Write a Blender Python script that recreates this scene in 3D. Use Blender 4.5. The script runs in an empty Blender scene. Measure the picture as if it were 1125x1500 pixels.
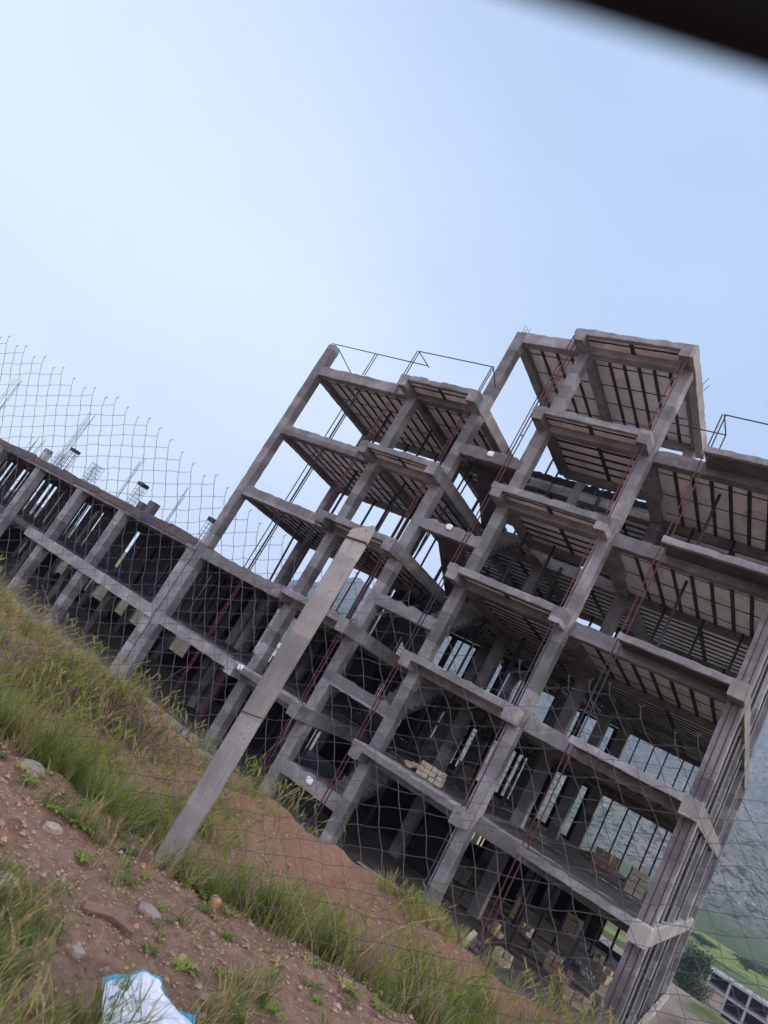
import bpy, math, random
from mathutils import Vector, Matrix, noise
random.seed(7)
C = bpy.context.scene.collection
R = math.radians
U = random.uniform

# ------------------------------------------------------------------ helpers
class MB:
    """collects boxes, bars, tubes; build() links them as ONE mesh object"""
    def __init__(self): self.v = []; self.f = []; self.m = []
    def quad(self, a, b, c, d, mi=0):
        n = len(self.v); self.v += [a, b, c, d]; self.f.append((n, n+1, n+2, n+3)); self.m.append(mi)
    def box(self, x0, x1, y0, y1, z0, z1, mi=0, mb=None):
        n = len(self.v)
        self.v += [(x0,y0,z0),(x1,y0,z0),(x1,y1,z0),(x0,y1,z0),(x0,y0,z1),(x1,y0,z1),(x1,y1,z1),(x0,y1,z1)]
        for k, q in enumerate([(0,3,2,1),(4,5,6,7),(0,1,5,4),(1,2,6,5),(2,3,7,6),(3,0,4,7)]):
            self.f.append(tuple(n+i for i in q)); self.m.append(mb if (k == 0 and mb is not None) else mi)
    def bar(self, p0, p1, w, h, up=(0,0,1), ch=.018, jit=.006, step=.35, mi=0, top=0.0):
        """rough cast bar: chamfered section swept p0->p1 with small irregularities"""
        p0 = Vector(p0); p1 = Vector(p1); a = (p1-p0); L = a.length; a.normalize()
        u = Vector(up); s = a.cross(u).normalized(); u = s.cross(a).normalized()
        W = w/2; H = h/2
        prof = [(-W+ch,-H),(W-ch,-H),(W,-H+ch),(W,H-ch),(W-ch,H),(-W+ch,H),(-W,H-ch),(-W,-H+ch)]
        n = max(1, int(L/step)); base = len(self.v)
        for i in range(n+1):
            c = p0 + a*(L*i/n)
            t = U(-top, top*.4) if top else 0
            for k, (x, y) in enumerate(prof):
                yy = y + (t if k in (3,4,5,6) else 0)
                q = c + s*(x+U(-jit,jit)) + u*(yy+U(-jit,jit))
                self.v.append(tuple(q))
        for i in range(n):
            for k in range(8):
                b = base+i*8
                self.f.append((b+k, b+(k+1)%8, b+8+(k+1)%8, b+8+k)); self.m.append(mi)
        self.f.append(tuple(base+k for k in range(7,-1,-1))); self.m.append(mi)
        self.f.append(tuple(base+n*8+k for k in range(8))); self.m.append(mi)
    def tube(self, pts, r, sides=4, mi=0, r1=None):
        pts = [Vector(p) for p in pts]; base = len(self.v); n = len(pts)
        for i, p in enumerate(pts):
            a = (pts[min(i+1,n-1)]-pts[max(i-1,0)])
            if a.length < 1e-9: a = Vector((0,0,1))
            a.normalize()
            s = a.cross(Vector((0.13,0.21,0.97)))
            if s.length < .05: s = a.cross(Vector((1,0,0)))
            s.normalize(); t = a.cross(s)
            rr = r if r1 is None else r+(r1-r)*i/(n-1)
            for k in range(sides):
                an = 2*math.pi*k/sides
                self.v.append(tuple(p + s*math.cos(an)*rr + t*math.sin(an)*rr))
        for i in range(n-1):
            for k in range(sides):
                b = base+i*sides
                self.f.append((b+k, b+(k+1)%sides, b+sides+(k+1)%sides, b+sides+k)); self.m.append(mi)
        if sides > 2:
            self.f.append(tuple(base+k for k in range(sides-1,-1,-1))); self.m.append(mi)
            self.f.append(tuple(base+(n-1)*sides+k for k in range(sides))); self.m.append(mi)
    def stone(self, c, rx, ry, rz, seed=0, mi=0):
        """irregular lump from a subdivided octahedron"""
        c = Vector(c); n = len(self.v); seg, ring = 9, 6
        for i in range(ring+1):
            th = math.pi*i/ring
            for k in range(seg):
                ph = 2*math.pi*k/seg
                d = Vector((math.sin(th)*math.cos(ph), math.sin(th)*math.sin(ph), math.cos(th)))
                r = 1+.38*noise.noise(d*1.3+Vector((seed*3.7,seed*1.9,0)))
                d2 = Vector((max(-.8,min(.8,d.x*r)), max(-.8,min(.8,d.y*r)), max(-.75,min(.75,d.z*r))))
                self.v.append((c.x+d2.x*rx, c.y+d2.y*ry, c.z+d2.z*rz))
        for i in range(ring):
            for k in range(seg):
                a = n+i*seg+k; b = n+i*seg+(k+1)%seg
                self.f.append((a, a+seg, b+seg, b)); self.m.append(mi)
    def build(self, name, mats, parent=None, smooth=False, origin=None):
        me = bpy.data.meshes.new(name)
        v = self.v
        if origin is not None:
            v = [(p[0]-origin[0], p[1]-origin[1], p[2]-origin[2]) for p in v]
        me.from_pydata(v, [], self.f)
        if not isinstance(mats, (list, tuple)): mats = [mats]
        for m in mats: me.materials.append(m)
        if any(self.m): me.polygons.foreach_set('material_index', self.m)
        if smooth: me.polygons.foreach_set('use_smooth', [True]*len(self.f))
        me.update()
        o = bpy.data.objects.new(name, me); C.objects.link(o)
        if parent is not None:
            o.parent = parent
            o.matrix_parent_inverse = Matrix.Identity(4)
            if origin is None: o.location = -Vector(world_loc(parent))
            else: o.location = Vector(origin)-Vector(world_loc(parent))
        elif origin is not None: o.location = origin
        return o
def world_loc(o):
    l = Vector(o.location)
    while o.parent: o = o.parent; l += o.location
    return l
def tag(o, label=None, cat=None, group=None, kind=None):
    if label: o['label'] = label
    if cat: o['category'] = cat
    if group: o['group'] = group
    if kind: o['kind'] = kind
    return o
def thing(name, loc, label, cat, group=None):
    o = bpy.data.objects.new(name, None); o.empty_display_size = .3
    C.objects.link(o); o.location = loc
    return tag(o, label, cat, group)

# ------------------------------------------------------------------ materials
def newmat(name):
    m = bpy.data.materials.new(name); m.use_nodes = True
    nt = m.node_tree; b = nt.nodes['Principled BSDF']
    return m, nt, b
def N(nt, t, **k):
    n = nt.nodes.new(t)
    for a, v in k.items(): setattr(n, a, v)
    return n
def noise_fac(nt, scale, detail=6, rough=.6, vec=None, lo=.3, hi=.7):
    g = N(nt, 'ShaderNodeTexNoise'); g.inputs['Scale'].default_value = scale
    g.inputs['Detail'].default_value = detail; g.inputs['Roughness'].default_value = rough
    if vec is not None: nt.links.new(vec, g.inputs['Vector'])
    r = N(nt, 'ShaderNodeMapRange'); r.inputs[1].default_value = lo; r.inputs[2].default_value = hi
    nt.links.new(g.outputs['Fac'], r.inputs[0])
    return r.outputs[0]
def mix(nt, fac, a, b, mode='MIX'):
    m = N(nt, 'ShaderNodeMix', data_type='RGBA', blend_type=mode)
    for s, v in ((m.inputs[0], fac), (m.inputs[6], a), (m.inputs[7], b)):
        if isinstance(v, (int, float)): s.default_value = v
        elif isinstance(v, tuple): s.default_value = (*v, 1) if len(v) == 3 else v
        else: nt.links.new(v, s)
    return m.outputs[2]
def pos(nt): return N(nt, 'ShaderNodeNewGeometry').outputs['Position']
def bump(nt, b, h, strength, dist):
    n = N(nt, 'ShaderNodeBump'); n.inputs['Strength'].default_value = strength; n.inputs['Distance'].default_value = dist
    nt.links.new(h, n.inputs['Height']); nt.links.new(n.outputs[0], b.inputs['Normal'])
def mulf(nt, a, k):
    m = N(nt, 'ShaderNodeMath', operation='MULTIPLY'); nt.links.new(a, m.inputs[0]); m.inputs[1].default_value = k; return m.outputs[0]
def concrete(name, c, dark=.5, light=1.45, lines=True, sc=1.0):
    m, nt, b = newmat(name); p = pos(nt)
    cd = tuple(x*dark for x in c); cl = tuple(min(.8, x*light) for x in c)
    col = mix(nt, noise_fac(nt, 1.1*sc, 8, .65, p, .32, .68), cd, c)
    col = mix(nt, noise_fac(nt, 3.7*sc, 8, .7, p, .56, .8), col, cl)
    sp = N(nt, 'ShaderNodeMapping'); sp.inputs['Scale'].default_value = (5, 5, .5); nt.links.new(p, sp.inputs[0])
    st = noise_fac(nt, 1.3*sc, 5, .6, sp.outputs[0], .55, .8)
    col = mix(nt, mulf(nt, st, .8), col, tuple(x*.38 for x in c))
    col = mix(nt, noise_fac(nt, .55*sc, 4, .6, p, .42, .62), mix(nt, .45, col, tuple(x*.45 for x in c)), col)
    rust = noise_fac(nt, 2.1*sc, 6, .7, sp.outputs[0], .66, .78)
    col = mix(nt, mulf(nt, rust, .45), col, (c[0]*.75, c[1]*.55, c[2]*.42))
    col = mix(nt, noise_fac(nt, 9*sc, 7, .75, p, .60, .70), col, tuple(x*.55 for x in c))
    fine = noise_fac(nt, 60*sc, 3, .6, p, .25, .75)
    col = mix(nt, .32, col, mix(nt, fine, (0,0,0), (1,1,1)), 'OVERLAY')
    sz = N(nt, 'ShaderNodeSeparateXYZ'); nt.links.new(p, sz.inputs[0])
    dv_ = N(nt, 'ShaderNodeMath', operation='DIVIDE'); nt.links.new(sz.outputs[2], dv_.inputs[0]); dv_.inputs[1].default_value = .55
    fl = N(nt, 'ShaderNodeMath', operation='FLOOR'); nt.links.new(dv_.outputs[0], fl.inputs[0])
    oi = N(nt, 'ShaderNodeObjectInfo'); ad_ = N(nt, 'ShaderNodeMath', operation='MULTIPLY_ADD'); nt.links.new(oi.outputs['Random'], ad_.inputs[0]); ad_.inputs[1].default_value = 91.7; nt.links.new(fl.outputs[0], ad_.inputs[2])
    wn = N(nt, 'ShaderNodeTexWhiteNoise', noise_dimensions='1D'); nt.links.new(ad_.outputs[0], wn.inputs['W'])
    rr_ = N(nt, 'ShaderNodeMapRange'); rr_.inputs[3].default_value = .62; rr_.inputs[4].default_value = 1.22; nt.links.new(wn.outputs['Value'], rr_.inputs[0])
    gm_ = N(nt, 'ShaderNodeVectorMath', operation='SCALE'); nt.links.new(col, gm_.inputs[0]); nt.links.new(rr_.outputs[0], gm_.inputs['Scale'])
    col = gm_.outputs[0]
    h = fine
    if lines:
        sx = N(nt, 'ShaderNodeSeparateXYZ'); nt.links.new(p, sx.inputs[0])
        fr = N(nt, 'ShaderNodeMath', operation='PINGPONG'); fr.inputs[1].default_value = .275
        nt.links.new(sx.outputs[2], fr.inputs[0])
        r = N(nt, 'ShaderNodeMapRange'); r.inputs[1].default_value = 0; r.inputs[2].default_value = .012
        r.inputs[3].default_value = .55; r.inputs[4].default_value = 0
        nt.links.new(fr.outputs[0], r.inputs[0])
        ml = N(nt, 'ShaderNodeMath', operation='MULTIPLY'); nt.links.new(r.outputs[0], ml.inputs[0])
        nt.links.new(noise_fac(nt, .9, 3, .5, p, .45, .6), ml.inputs[1])
        col = mix(nt, ml.outputs[0], col, tuple(x*.5 for x in c))
    nt.links.new(col, b.inputs['Base Color']); b.inputs['Roughness'].default_value = .92
    b.inputs['Specular IOR Level'].default_value = .2
    bump(nt, b, h, .35, .01)
    return m
def plain(name, c, rough=.7, var=.35, sc=6, metal=0., spec=.3):
    m, nt, b = newmat(name); p = pos(nt)
    col = mix(nt, noise_fac(nt, sc, 6, .65, p), tuple(x*(1-var) for x in c), tuple(min(.9, x*(1+var)) for x in c))
    nt.links.new(col, b.inputs['Base Color']); b.inputs['Roughness'].default_value = rough
    b.inputs['Metallic'].default_value = metal; b.inputs['Specular IOR Level'].default_value = spec
    return m
def blade_mat(name, c0, c1, tr=.35):
    m, nt, b = newmat(name)
    g = N(nt, 'ShaderNodeObjectInfo'); p = pos(nt)
    col = mix(nt, noise_fac(nt, 5, 4, .6, p, .35, .65), c0, c1)
    col = mix(nt, noise_fac(nt, 90, 2, .5, p, .3, .75), col, tuple(x*.55 for x in c0))
    nt.links.new(col, b.inputs['Base Color']); b.inputs['Roughness'].default_value = .6
    b.inputs['Specular IOR Level'].default_value = .25
    t = N(nt, 'ShaderNodeBsdfTranslucent'); nt.links.new(col, t.inputs[0])
    ms = N(nt, 'ShaderNodeMixShader'); ms.inputs[0].default_value = tr
    nt.links.new(b.outputs[0], ms.inputs[1]); nt.links.new(t.outputs[0], ms.inputs[2])
    nt.links.new(ms.outputs[0], nt.nodes['Material Output'].inputs[0])
    return m

M = dict(
    conc=concrete('cast_concrete', (.325,.31,.312)),
    beam=concrete('beam_concrete', (.315,.30,.302), lines=True),
    slab=concrete('shaded_slab_concrete', (.155,.14,.135), lines=False),  # lower floors: concrete darkened, interior shade put into its colour
    slab_top=concrete('bounce_upper_slab_concrete', (.44,.41,.39), lines=False),  # upper floors: same concrete lightened to bounce light onto the ceilings
    pale=concrete('pale_concrete', (.42,.39,.36), dark=.8, light=1.2, lines=False),
    eps=plain('ceiling_block_foam', (.80,.75,.73), .9, .12, 2.2),
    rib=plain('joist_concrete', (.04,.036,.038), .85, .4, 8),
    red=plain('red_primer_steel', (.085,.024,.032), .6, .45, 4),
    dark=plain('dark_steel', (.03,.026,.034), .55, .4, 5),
    steel=plain('grey_box_steel', (.30,.28,.27), .55, .25, 3),
    rebar=plain('rebar_steel', (.055,.045,.045), .6, .3, 8),
    wood=plain('formwork_plywood', (.10,.085,.08), .85, .4, 4),
    brick=plain('pale_hollow_block', (.40,.335,.25), .9, .2, 5),
    brickred=plain('clay_block', (.30,.20,.15), .9, .3, 5),
    wire=plain('galvanised_wire', (.10,.094,.10), .5, .3, 12, .3),
    white=plain('white_plastic', (.75,.75,.77), .5, .08, 5),
    dwall=concrete('shaded_unplastered_wall', (.035,.032,.034), lines=True),  # near-black wall colour carries the shade of the interior
)

def vary_blocks(m):
    nt = m.node_tree; b = nt.nodes['Principled BSDF']; old = b.inputs['Base Color'].links[0].from_socket
    mp = N(nt, 'ShaderNodeMapping'); mp.inputs['Scale'].default_value = (1.7,1.1,.01); nt.links.new(pos(nt), mp.inputs[0])
    v = N(nt, 'ShaderNodeTexVoronoi'); v.inputs['Scale'].default_value = 1.0; v.inputs['Randomness'].default_value = .6; nt.links.new(mp.outputs[0], v.inputs['Vector'])
    sc_ = N(nt, 'ShaderNodeSeparateColor'); nt.links.new(v.outputs['Color'], sc_.inputs[0])
    r = N(nt, 'ShaderNodeMapRange'); r.inputs[1].default_value = .55; r.inputs[2].default_value = 1.; r.inputs[4].default_value = .4; nt.links.new(sc_.outputs[0], r.inputs[0])
    c = mix(nt, r.outputs[0], old, (.30,.25,.21))
    nt.links.new(c, b.inputs['Base Color'])
vary_blocks(M['eps'])

# ------------------------------------------------------------------ camera
cam_d = bpy.data.cameras.new('Camera'); cam = bpy.data.objects.new('Camera', cam_d); C.objects.link(cam)
bpy.context.scene.camera = cam
CP = Vector((22.0419, -20.1151, 1.5850))
cr = Vector((.76664539, .41688685, .48832388)); cu = Vector((-.28962223, -.45424364, .84248542)); cb = Vector((.5730391, -.78731701, -.22750409))
cam.matrix_world = Matrix(((cr.x,cu.x,cb.x,CP.x),(cr.y,cu.y,cb.y,CP.y),(cr.z,cu.z,cb.z,CP.z),(0,0,0,1)))
cam_d.sensor_fit = 'HORIZONTAL'; cam_d.sensor_width = 36; cam_d.lens = 36*999.33/1125
cam_d.clip_start = .02; cam_d.clip_end = 20000
cam_d.dof.use_dof = True; cam_d.dof.focus_distance = 13; cam_d.dof.aperture_fstop = 5.6

# ------------------------------------------------------------------ ground
def ss(a, b, x):
    t = max(0., min(1., (x-a)/(b-a))); return t*t*(3-2*t)
def nz(x, y, s, z=0.): return noise.noise(Vector((x*s, y*s, z)))
def fence_y(x): return -16.77 + (.28 if x < 19.5 else .12)*(x-19.5)
def ledge_v(x): return .02+.55*max(0,min(1,x-19.5))+.33*max(0,min(1.4,x-20.5))
HAZ = [(-30,2.2),(0,11.9),(5,13.2),(12,10.2),(18,8.2),(25,7.0),(35,6.4),(39,4.6),(45,.9),(58,.3),(90,.3),(140,4),(181,3)]
def mount_el(az):
    for (a, e), (b, f) in zip(HAZ, HAZ[1:]):
        if a <= az <= b: return e+(f-e)*ss(a, b, az)
    return 3.0
def ground_z(x, y):
    v = y-fence_y(x)
    d = math.hypot(x-22, y+20)
    left = max(0., 19.5-x)
    near = .20+.055*min(left, 9)*(.62+.38*ss(3.5,6,left))
    # road-side shelf, ledge, grass trough, berm, cut
    shelf = near + .05*nz(x,y,1.3)+.03*nz(x,y,4,3)
    edge = ledge_v(x)+.07*nz(x,y,2.1,7)+.03*nz(x,y,6,3)
    trough = near-.24+.05*nz(x,y,2,5)
    ridge_v = 2.25+.25*nz(x,0,.7,9)-.35*ss(19.3,17.,x)*0
    ridge = near+.06+.10*nz(x,y,1.1,11)+.06*nz(x,y,3,1)
    z = shelf
    z = z+(trough-z)*ss(edge, edge+.22, v)
    z = z+(ridge-z)*ss(max(.8, edge+.3), ridge_v, v)
    if -30 < x < 60:
        base = -3.32
        z = z+(base-z)*ss(ridge_v+.12, ridge_v+4.2, v)
    else: base = -3.32; z = z+(base-z)*ss(ridge_v+.12, ridge_v+4.2, v)
    # micro roughness close to the camera
    if d < 12:
        z += (.024*nz(x,y,9,2)+.020*nz(x,y,19,4))*(1-ss(8,12,d))
        z += .03*max(0, nz(x,y,6,8)-.15)*(1-ss(.0,.6,v))
    # land beyond
    if y > 18:
        far = y-18
        z = -3.32-17.5*ss(0, 85+70*ss(8,-25,x), far)
        if d > 520:
            az = math.degrees(math.atan2(22-x, y+20))
            wob = 60*nz(x,y,.0031,3)
            hill = 96*ss(540, 1040, d+wob)*(1-.93*ss(33,50,az))
            hill += (14*nz(x,y,.012,6)+7*nz(x,y,.03,2)+26*nz(x,y,.005,1))*ss(560,760,d)
            mt = (2500*math.tan(R(mount_el(az)))-70)*ss(1000,2500,d)
            mt *= 1+.22*ss(1000,1500,d)*(nz(x,y,.0021,5)+.5*nz(x,y,.006,9)+.25*nz(x,y,.016,2))
            z += hill+mt
    else:
        if x < -30: z += .02*(-30-x)*.2
    return z
_gz0 = ground_z
def ground_z(x, y):
    z = _gz0(x, y); d2 = (x-19.52)**2+(y+16.79)**2
    return z+.015*math.exp(-d2/.035) if d2 < .4 else z
def axis_vals(lo, hi, dlo, dhi, step, grow, cap=90):
    a = []; x = dlo
    while x <= dhi: a.append(x); x += step
    s = step; x = dhi+step
    while x < hi: a.append(x); s = min(cap, s*grow); x += s
    a.append(hi); s = step; x = dlo-step
    while x > lo: a.insert(0, x); s = min(cap, s*grow); x -= s
    a.insert(0, lo); return a
xs = axis_vals(-3000, 1500, 15.2, 23.2, .05, 1.075, 45)
ys = axis_vals(-400, 3200, -19.4, -13.0, .05, 1.075, 32)
me = bpy.data.meshes.new('ground')
vv = [(x, y, ground_z(x, y)) for y in ys for x in xs]
nx = len(xs)
ff = [(j*nx+i, j*nx+i+1, (j+1)*nx+i+1, (j+1)*nx+i) for j in range(len(ys)-1) for i in range(nx-1)]
me.from_pydata(vv, [], ff); me.polygons.foreach_set('use_smooth', [True]*len(ff)); me.update()
ground = bpy.data.objects.new('ground', me); C.objects.link(ground)
tag(ground, kind='structure')

m, nt, b = newmat('soil_fields_and_hills'); p = pos(nt)
sx = N(nt, 'ShaderNodeSeparateXYZ'); nt.links.new(p, sx.inputs[0])
def rng(s, a, c, o0=0., o1=1.):
    r = N(nt, 'ShaderNodeMapRange'); r.inputs[1].default_value = a; r.inputs[2].default_value = c
    r.inputs[3].default_value = o0; r.inputs[4].default_value = o1
    nt.links.new(s, r.inputs[0]); return r.outputs[0]
def mul(a, c):
    k = N(nt, 'ShaderNodeMath', operation='MULTIPLY')
    for s, v in ((k.inputs[0], a), (k.inputs[1], c)):
        if isinstance(v, (int, float)): s.default_value = v
        else: nt.links.new(v, s)
    return k.outputs[0]
soil = mix(nt, noise_fac(nt, 1.6, 8, .7, p, .3, .7), (.24,.125,.085), (.50,.29,.20))
soil = mix(nt, noise_fac(nt, 14, 8, .75, p, .35, .65), soil, (.58,.40,.29))
soil = mix(nt, noise_fac(nt, 45, 5, .7, p, .62, .72), soil, (.52,.43,.33))
soil = mix(nt, noise_fac(nt, 30, 5, .7, p, .28, .42), (.10,.055,.04), soil)
dust = mix(nt, noise_fac(nt, 1.1, 7, .65, p, .3, .7), (.28,.235,.20), (.42,.36,.31))
soil = mix(nt, mulf(nt, rng(sx.outputs[1], -15.9, -15.0), .5), soil, (.46,.215,.14))
verge = mix(nt, noise_fac(nt, .22, 6, .65, p, .40, .56), dust, (.12,.15,.05))
dust = mix(nt, rng(sx.outputs[0], 20.8, 21.6), dust, verge)
col = mix(nt, rng(sx.outputs[1], -11, -9), soil, dust)
# fields of the valley floor
vor = N(nt, 'ShaderNodeTexVoronoi'); vor.inputs['Scale'].default_value = 1
mp = N(nt, 'ShaderNodeMapping'); mp.inputs['Scale'].default_value = (.0035,.016,0); nt.links.new(p, mp.inputs[0]); nt.links.new(mp.outputs[0], vor.inputs['Vector'])
sc_ = N(nt, 'ShaderNodeSeparateColor'); nt.links.new(vor.outputs['Color'], sc_.inputs[0])
fld = mix(nt, rng(sc_.outputs[0], .35, .5), (.075,.10,.04), (.17,.22,.06))
fld = mix(nt, rng(sc_.outputs[1], .62, .7), fld, (.16,.14,.075))
fld = mix(nt, noise_fac(nt, .06, 6, .7, p, .52, .62), fld, (.04,.06,.03))
col = mix(nt, rng(sx.outputs[1], 26, 60), col, fld)
scrub = mix(nt, noise_fac(nt, .012, 6, .6, p, .35, .65), (.20,.175,.165), (.10,.12,.065))
scrub = mix(nt, noise_fac(nt, .13, 5, .75, p, .50, .55), scrub, (.02,.032,.018))
scrub = mix(nt, noise_fac(nt, .25, 4, .7, p, .60, .68), scrub, (.40,.36,.33))
col = mix(nt, rng(sx.outputs[2], -19, -10), col, mix(nt, rng(sx.outputs[1], 430, 520), col, scrub))
nt.links.new(col, b.inputs['Base Color']); b.inputs['Roughness'].default_value = 1; b.inputs['Specular IOR Level'].default_value = .05
bump(nt, b, noise_fac(nt, 26, 8, .8, p, .2, .8), 1.0, .05)
me.materials.append(m)

# ------------------------------------------------------------------ the main unfinished building
BX = (10.5, 6.0, -3.3)
bld = thing('unfinished_building', BX, 'tall unfinished concrete frame building with balconies, ribbed ceilings and red steel posts', 'building')
LV = {0:-3.14, 1:.06, 2:3.2, 3:6.4, 4:9.6, 5:12.82, 6:16.3}
XA,XB,XC,XD,XE,XG = .125, 5.72, 8.82, 11.65, 15.31, 20.32
Y0,Y1,Y2,Y3 = .22, 5.45, 10.9, 16.2
def column(x, y, wx, wy, z0, z1, part='column', parent=bld, mat='conc', top=.0):
    b = MB(); b.bar((x,y,z0), (x,y,z1), wx, wy, up=(0,1,0), step=.30, jit=.010)
    return b.build(part, M[mat], parent)
# front row
for x, w, zt in ((XA,.45,14.0),(XB,.42,13.35),(XC,.42,16.25),(XD,.40,16.25),(XE,.42,16.25)):
    column(x, Y0, w, .43, -3.5, zt)
column(XG, .32, .43, .46, -3.5, 12.8)
for x, zt in ((XA,12.8),(XB,12.8),(XC,16.2),(XD,16.2),(XE-.2,16.2),(XG,12.8)): column(x, Y1, .42, .42, -3.4, zt)
for x, zt in ((XA,3.2),(XB,12.75),(XC,12.75),(XD,12.75),(XE-.2,12.75),(XG,12.75)): column(x, Y2, .45, .45, -3.4, zt)
for x, zt in ((XA,3.2),(XB,3.2),(XC,6.35),(XD,6.35),(XE-.3,6.35),(XG,6.35)): column(x, Y3, .55, .4, -3.4, zt)

def ceiling_ribs(x0, x1, y0, y1, z, d, parent):
    r = MB(); zb = z-.235
    if d == 'Y':
        n = max(2, round((x1-x0)/.58))
        for i in range(1, n):
            x = x0+(x1-x0)*i/n+U(-.02,.02); r.bar((x,y0,zb-.015),(x+U(-.02,.02),y1,zb-.015), .115, .05, ch=.008, jit=.006, step=.5)
        k = max(2, round((y1-y0)/1.35))
        for i in range(1, k+1):
            y = y0+(y1-y0)*(i-.5)/k; r.bar((x0,y,zb-.004),(x1,y+U(-.04,.04),zb-.004), .045, .026, ch=.004, jit=.008, step=.3)
    else:
        n = max(2, round((y1-y0)/.55))
        for i in range(1, n):
            y = y0+(y1-y0)*i/n+U(-.02,.02); r.bar((x0,y,zb-.015),(x1,y+U(-.02,.02),zb-.015), .10, .05, ch=.008, jit=.006, step=.5)
        k = max(2, round((x1-x0)/1.9))
        for i in range(1, k):
            x = x0+(x1-x0)*i/k; r.bar((x,y0,zb-.006),(x,y1,zb-.006), .16, .034, ch=.004, jit=.008, step=.3)
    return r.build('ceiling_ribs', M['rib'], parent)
beams_done = set()
def hbeam(x0, y0, x1, y1, z, w=.38, h=.47, name='beam', mat='beam', top=.02):
    key = (round(x0,1),round(y0,1),round(x1,1),round(y1,1),round(z,1))
    if key in beams_done: return
    beams_done.add(key)
    b = MB(); b.bar((x0,y0,z-h/2),(x1,y1,z-h/2), w, h, step=.22, jit=.012, top=top+.015)
    return b.build(name, M[mat], bld)
def panel(x0, x1, y0, y1, lv, d, plain_under=False):
    z = LV[lv]
    s = MB(); s.box(x0, x1, y0, y1, z-.235, z-.012, 0, 0 if plain_under else 1)
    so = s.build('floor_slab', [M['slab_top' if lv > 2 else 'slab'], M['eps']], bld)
    if not plain_under: ceiling_ribs(x0+.16, x1-.16, y0+.16, y1-.16, z, d, so)
def cell(xa, xb, ya, yb, lv, d, edges='NSEW'):
    panel(xa, xb, ya, yb, lv, d, lv < 3 and xa < 15)
    z = LV[lv]
    if 'S' in edges: hbeam(xa, ya, xb, ya, z)
    if 'N' in edges: hbeam(xa, yb, xb, yb, z)
    if 'W' in edges: hbeam(xa, ya, xa, yb, z-.004, w=.36)
    if 'E' in edges: hbeam(xb, ya, xb, yb, z-.004, w=.36)
EF = .55     # centre line of the front beam of the right-hand bays
for lv in (1,2,3,4,5):
    cell(XA, XB, Y0, Y1, lv, 'Y'); cell(XB, XC, Y0, Y1, lv, 'Y')
    cell(XD, XE, Y0, Y1 if lv < 4 else 3.35, lv, 'X')
    cell(XE, XG, EF, Y1, lv, 'Y', 'SNE'); 
    if lv < 5: cell(XC, XD, 4.2, Y1, lv, 'Y', 'NEW')
    hbeam(XG, -.6, XG, Y3+.2 if lv < 4 else Y2+.2, LV[lv]+.003, w=.44, h=.49, name='edge_beam', mat='pale', top=.015)  # paler than the other beams: light on the right flank put into the colour
    cell(XE, XG, Y1, Y2, lv, 'X', 'N')
    if lv == 5: cell(XB, XC, Y1, Y2, lv, 'X'); cell(XC, XD, Y1, Y2, lv, 'X'); cell(XD, XE, Y1, Y2, lv, 'X')
    hbeam(XE-.2, EF, XE-.2, Y2, LV[lv]-.006, w=.40)
    if lv < 5:
        cell(XB, XC, Y1, Y2, lv, 'X'); cell(XD, XE, Y1, Y2, lv, 'X'); cell(XC, XD, Y1, Y2, lv, 'X', 'N')
    if lv < 3: cell(XA, XB, Y1, Y2, lv, 'X'); cell(XA, XB, Y2, Y3, lv, 'Y')
    if lv < 4:
        cell(XE, XG, Y2, Y3, lv, 'X', 'N'); cell(XC, XD, Y2, Y3, lv, 'X'); cell(XD, XE, Y2, Y3, lv, 'Y')
        if lv < 3: cell(XB, XC, Y2, Y3, lv, 'X')
cell(XC, XD, Y0, Y1, 6, 'Y'); cell(XD, XE, Y0, Y1, 6, 'Y')
b = MB(); b.bar((XC+.1,5.35,12.95),(XE-.2,5.35,12.95), .2, .36, step=.14, jit=.02, top=.08); b.build('roof_parapet', M['dwall'], bld)
# ground slab and footing wall
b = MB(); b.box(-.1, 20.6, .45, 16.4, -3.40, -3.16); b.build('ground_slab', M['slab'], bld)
b = MB(); b.bar((.3,-.1,-3.35),(14.9,-.1,-3.35), .5, .5, step=.4, jit=.015); b.build('footing_wall', M['beam'], bld)
for x0, x1 in ((.6,3.0),(3.1,4.75),(4.85,5.65)):
    b = MB(); b.bar((x0,-.28,-2.98),(x1,-.28,-2.98), .22, .24, ch=.02, jit=.012); b.build('coping_block', M['pale'], bld)
b = MB()
n = 14
for i in range(n): b.bar((20.62, -.4+16.9*i/n, -3.22+.05*nz(i,0,.7)), (20.62, -.4+16.9*(i+1)/n, -3.22+.05*nz(i+1,0,.7)), .16, .34, jit=.02, step=.3)
b.build('ground_edge_beam', M['pale'], bld)  # pale as well, with the flank's light in its colour

# balconies: (x0, x1, depth in front, levels)
def balcony(x0, x1, py, z, yb, arms, ret=None):
    s = MB(); s.box(x0+.06, x1-.06, -py+.05, yb, z-.20, z-.015, 0, 1)
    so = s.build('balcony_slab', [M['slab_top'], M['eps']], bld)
    e = MB(); e.bar((x0,-py+.09,z-.125),(x1,-py+.09,z-.125), .18, .25, step=.22, jit=.010, top=.05)
    e.build('balcony_edge', M['beam'], so)
    r = MB(); ym = (-py+yb)/2
    r.bar((x0+.2,ym-.02,z-.21),(x1-.2,ym-.02,z-.21), .06, .04, ch=.005, jit=.008, step=.25)
    xm = (x0+x1)/2; r.bar((xm,-py+.18,z-.215),(xm,yb,z-.215), .14, .04, ch=.005, jit=.008, step=.25)
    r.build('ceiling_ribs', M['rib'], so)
    for (xa, wa, y1, mt) in arms:
        a = MB(); a.bar((xa,-py-.004,z-.27),(xa,y1,z-.27), wa, .49, step=.3, jit=.009)
        a.build('cantilever_beam', M[mt], bld)
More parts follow.
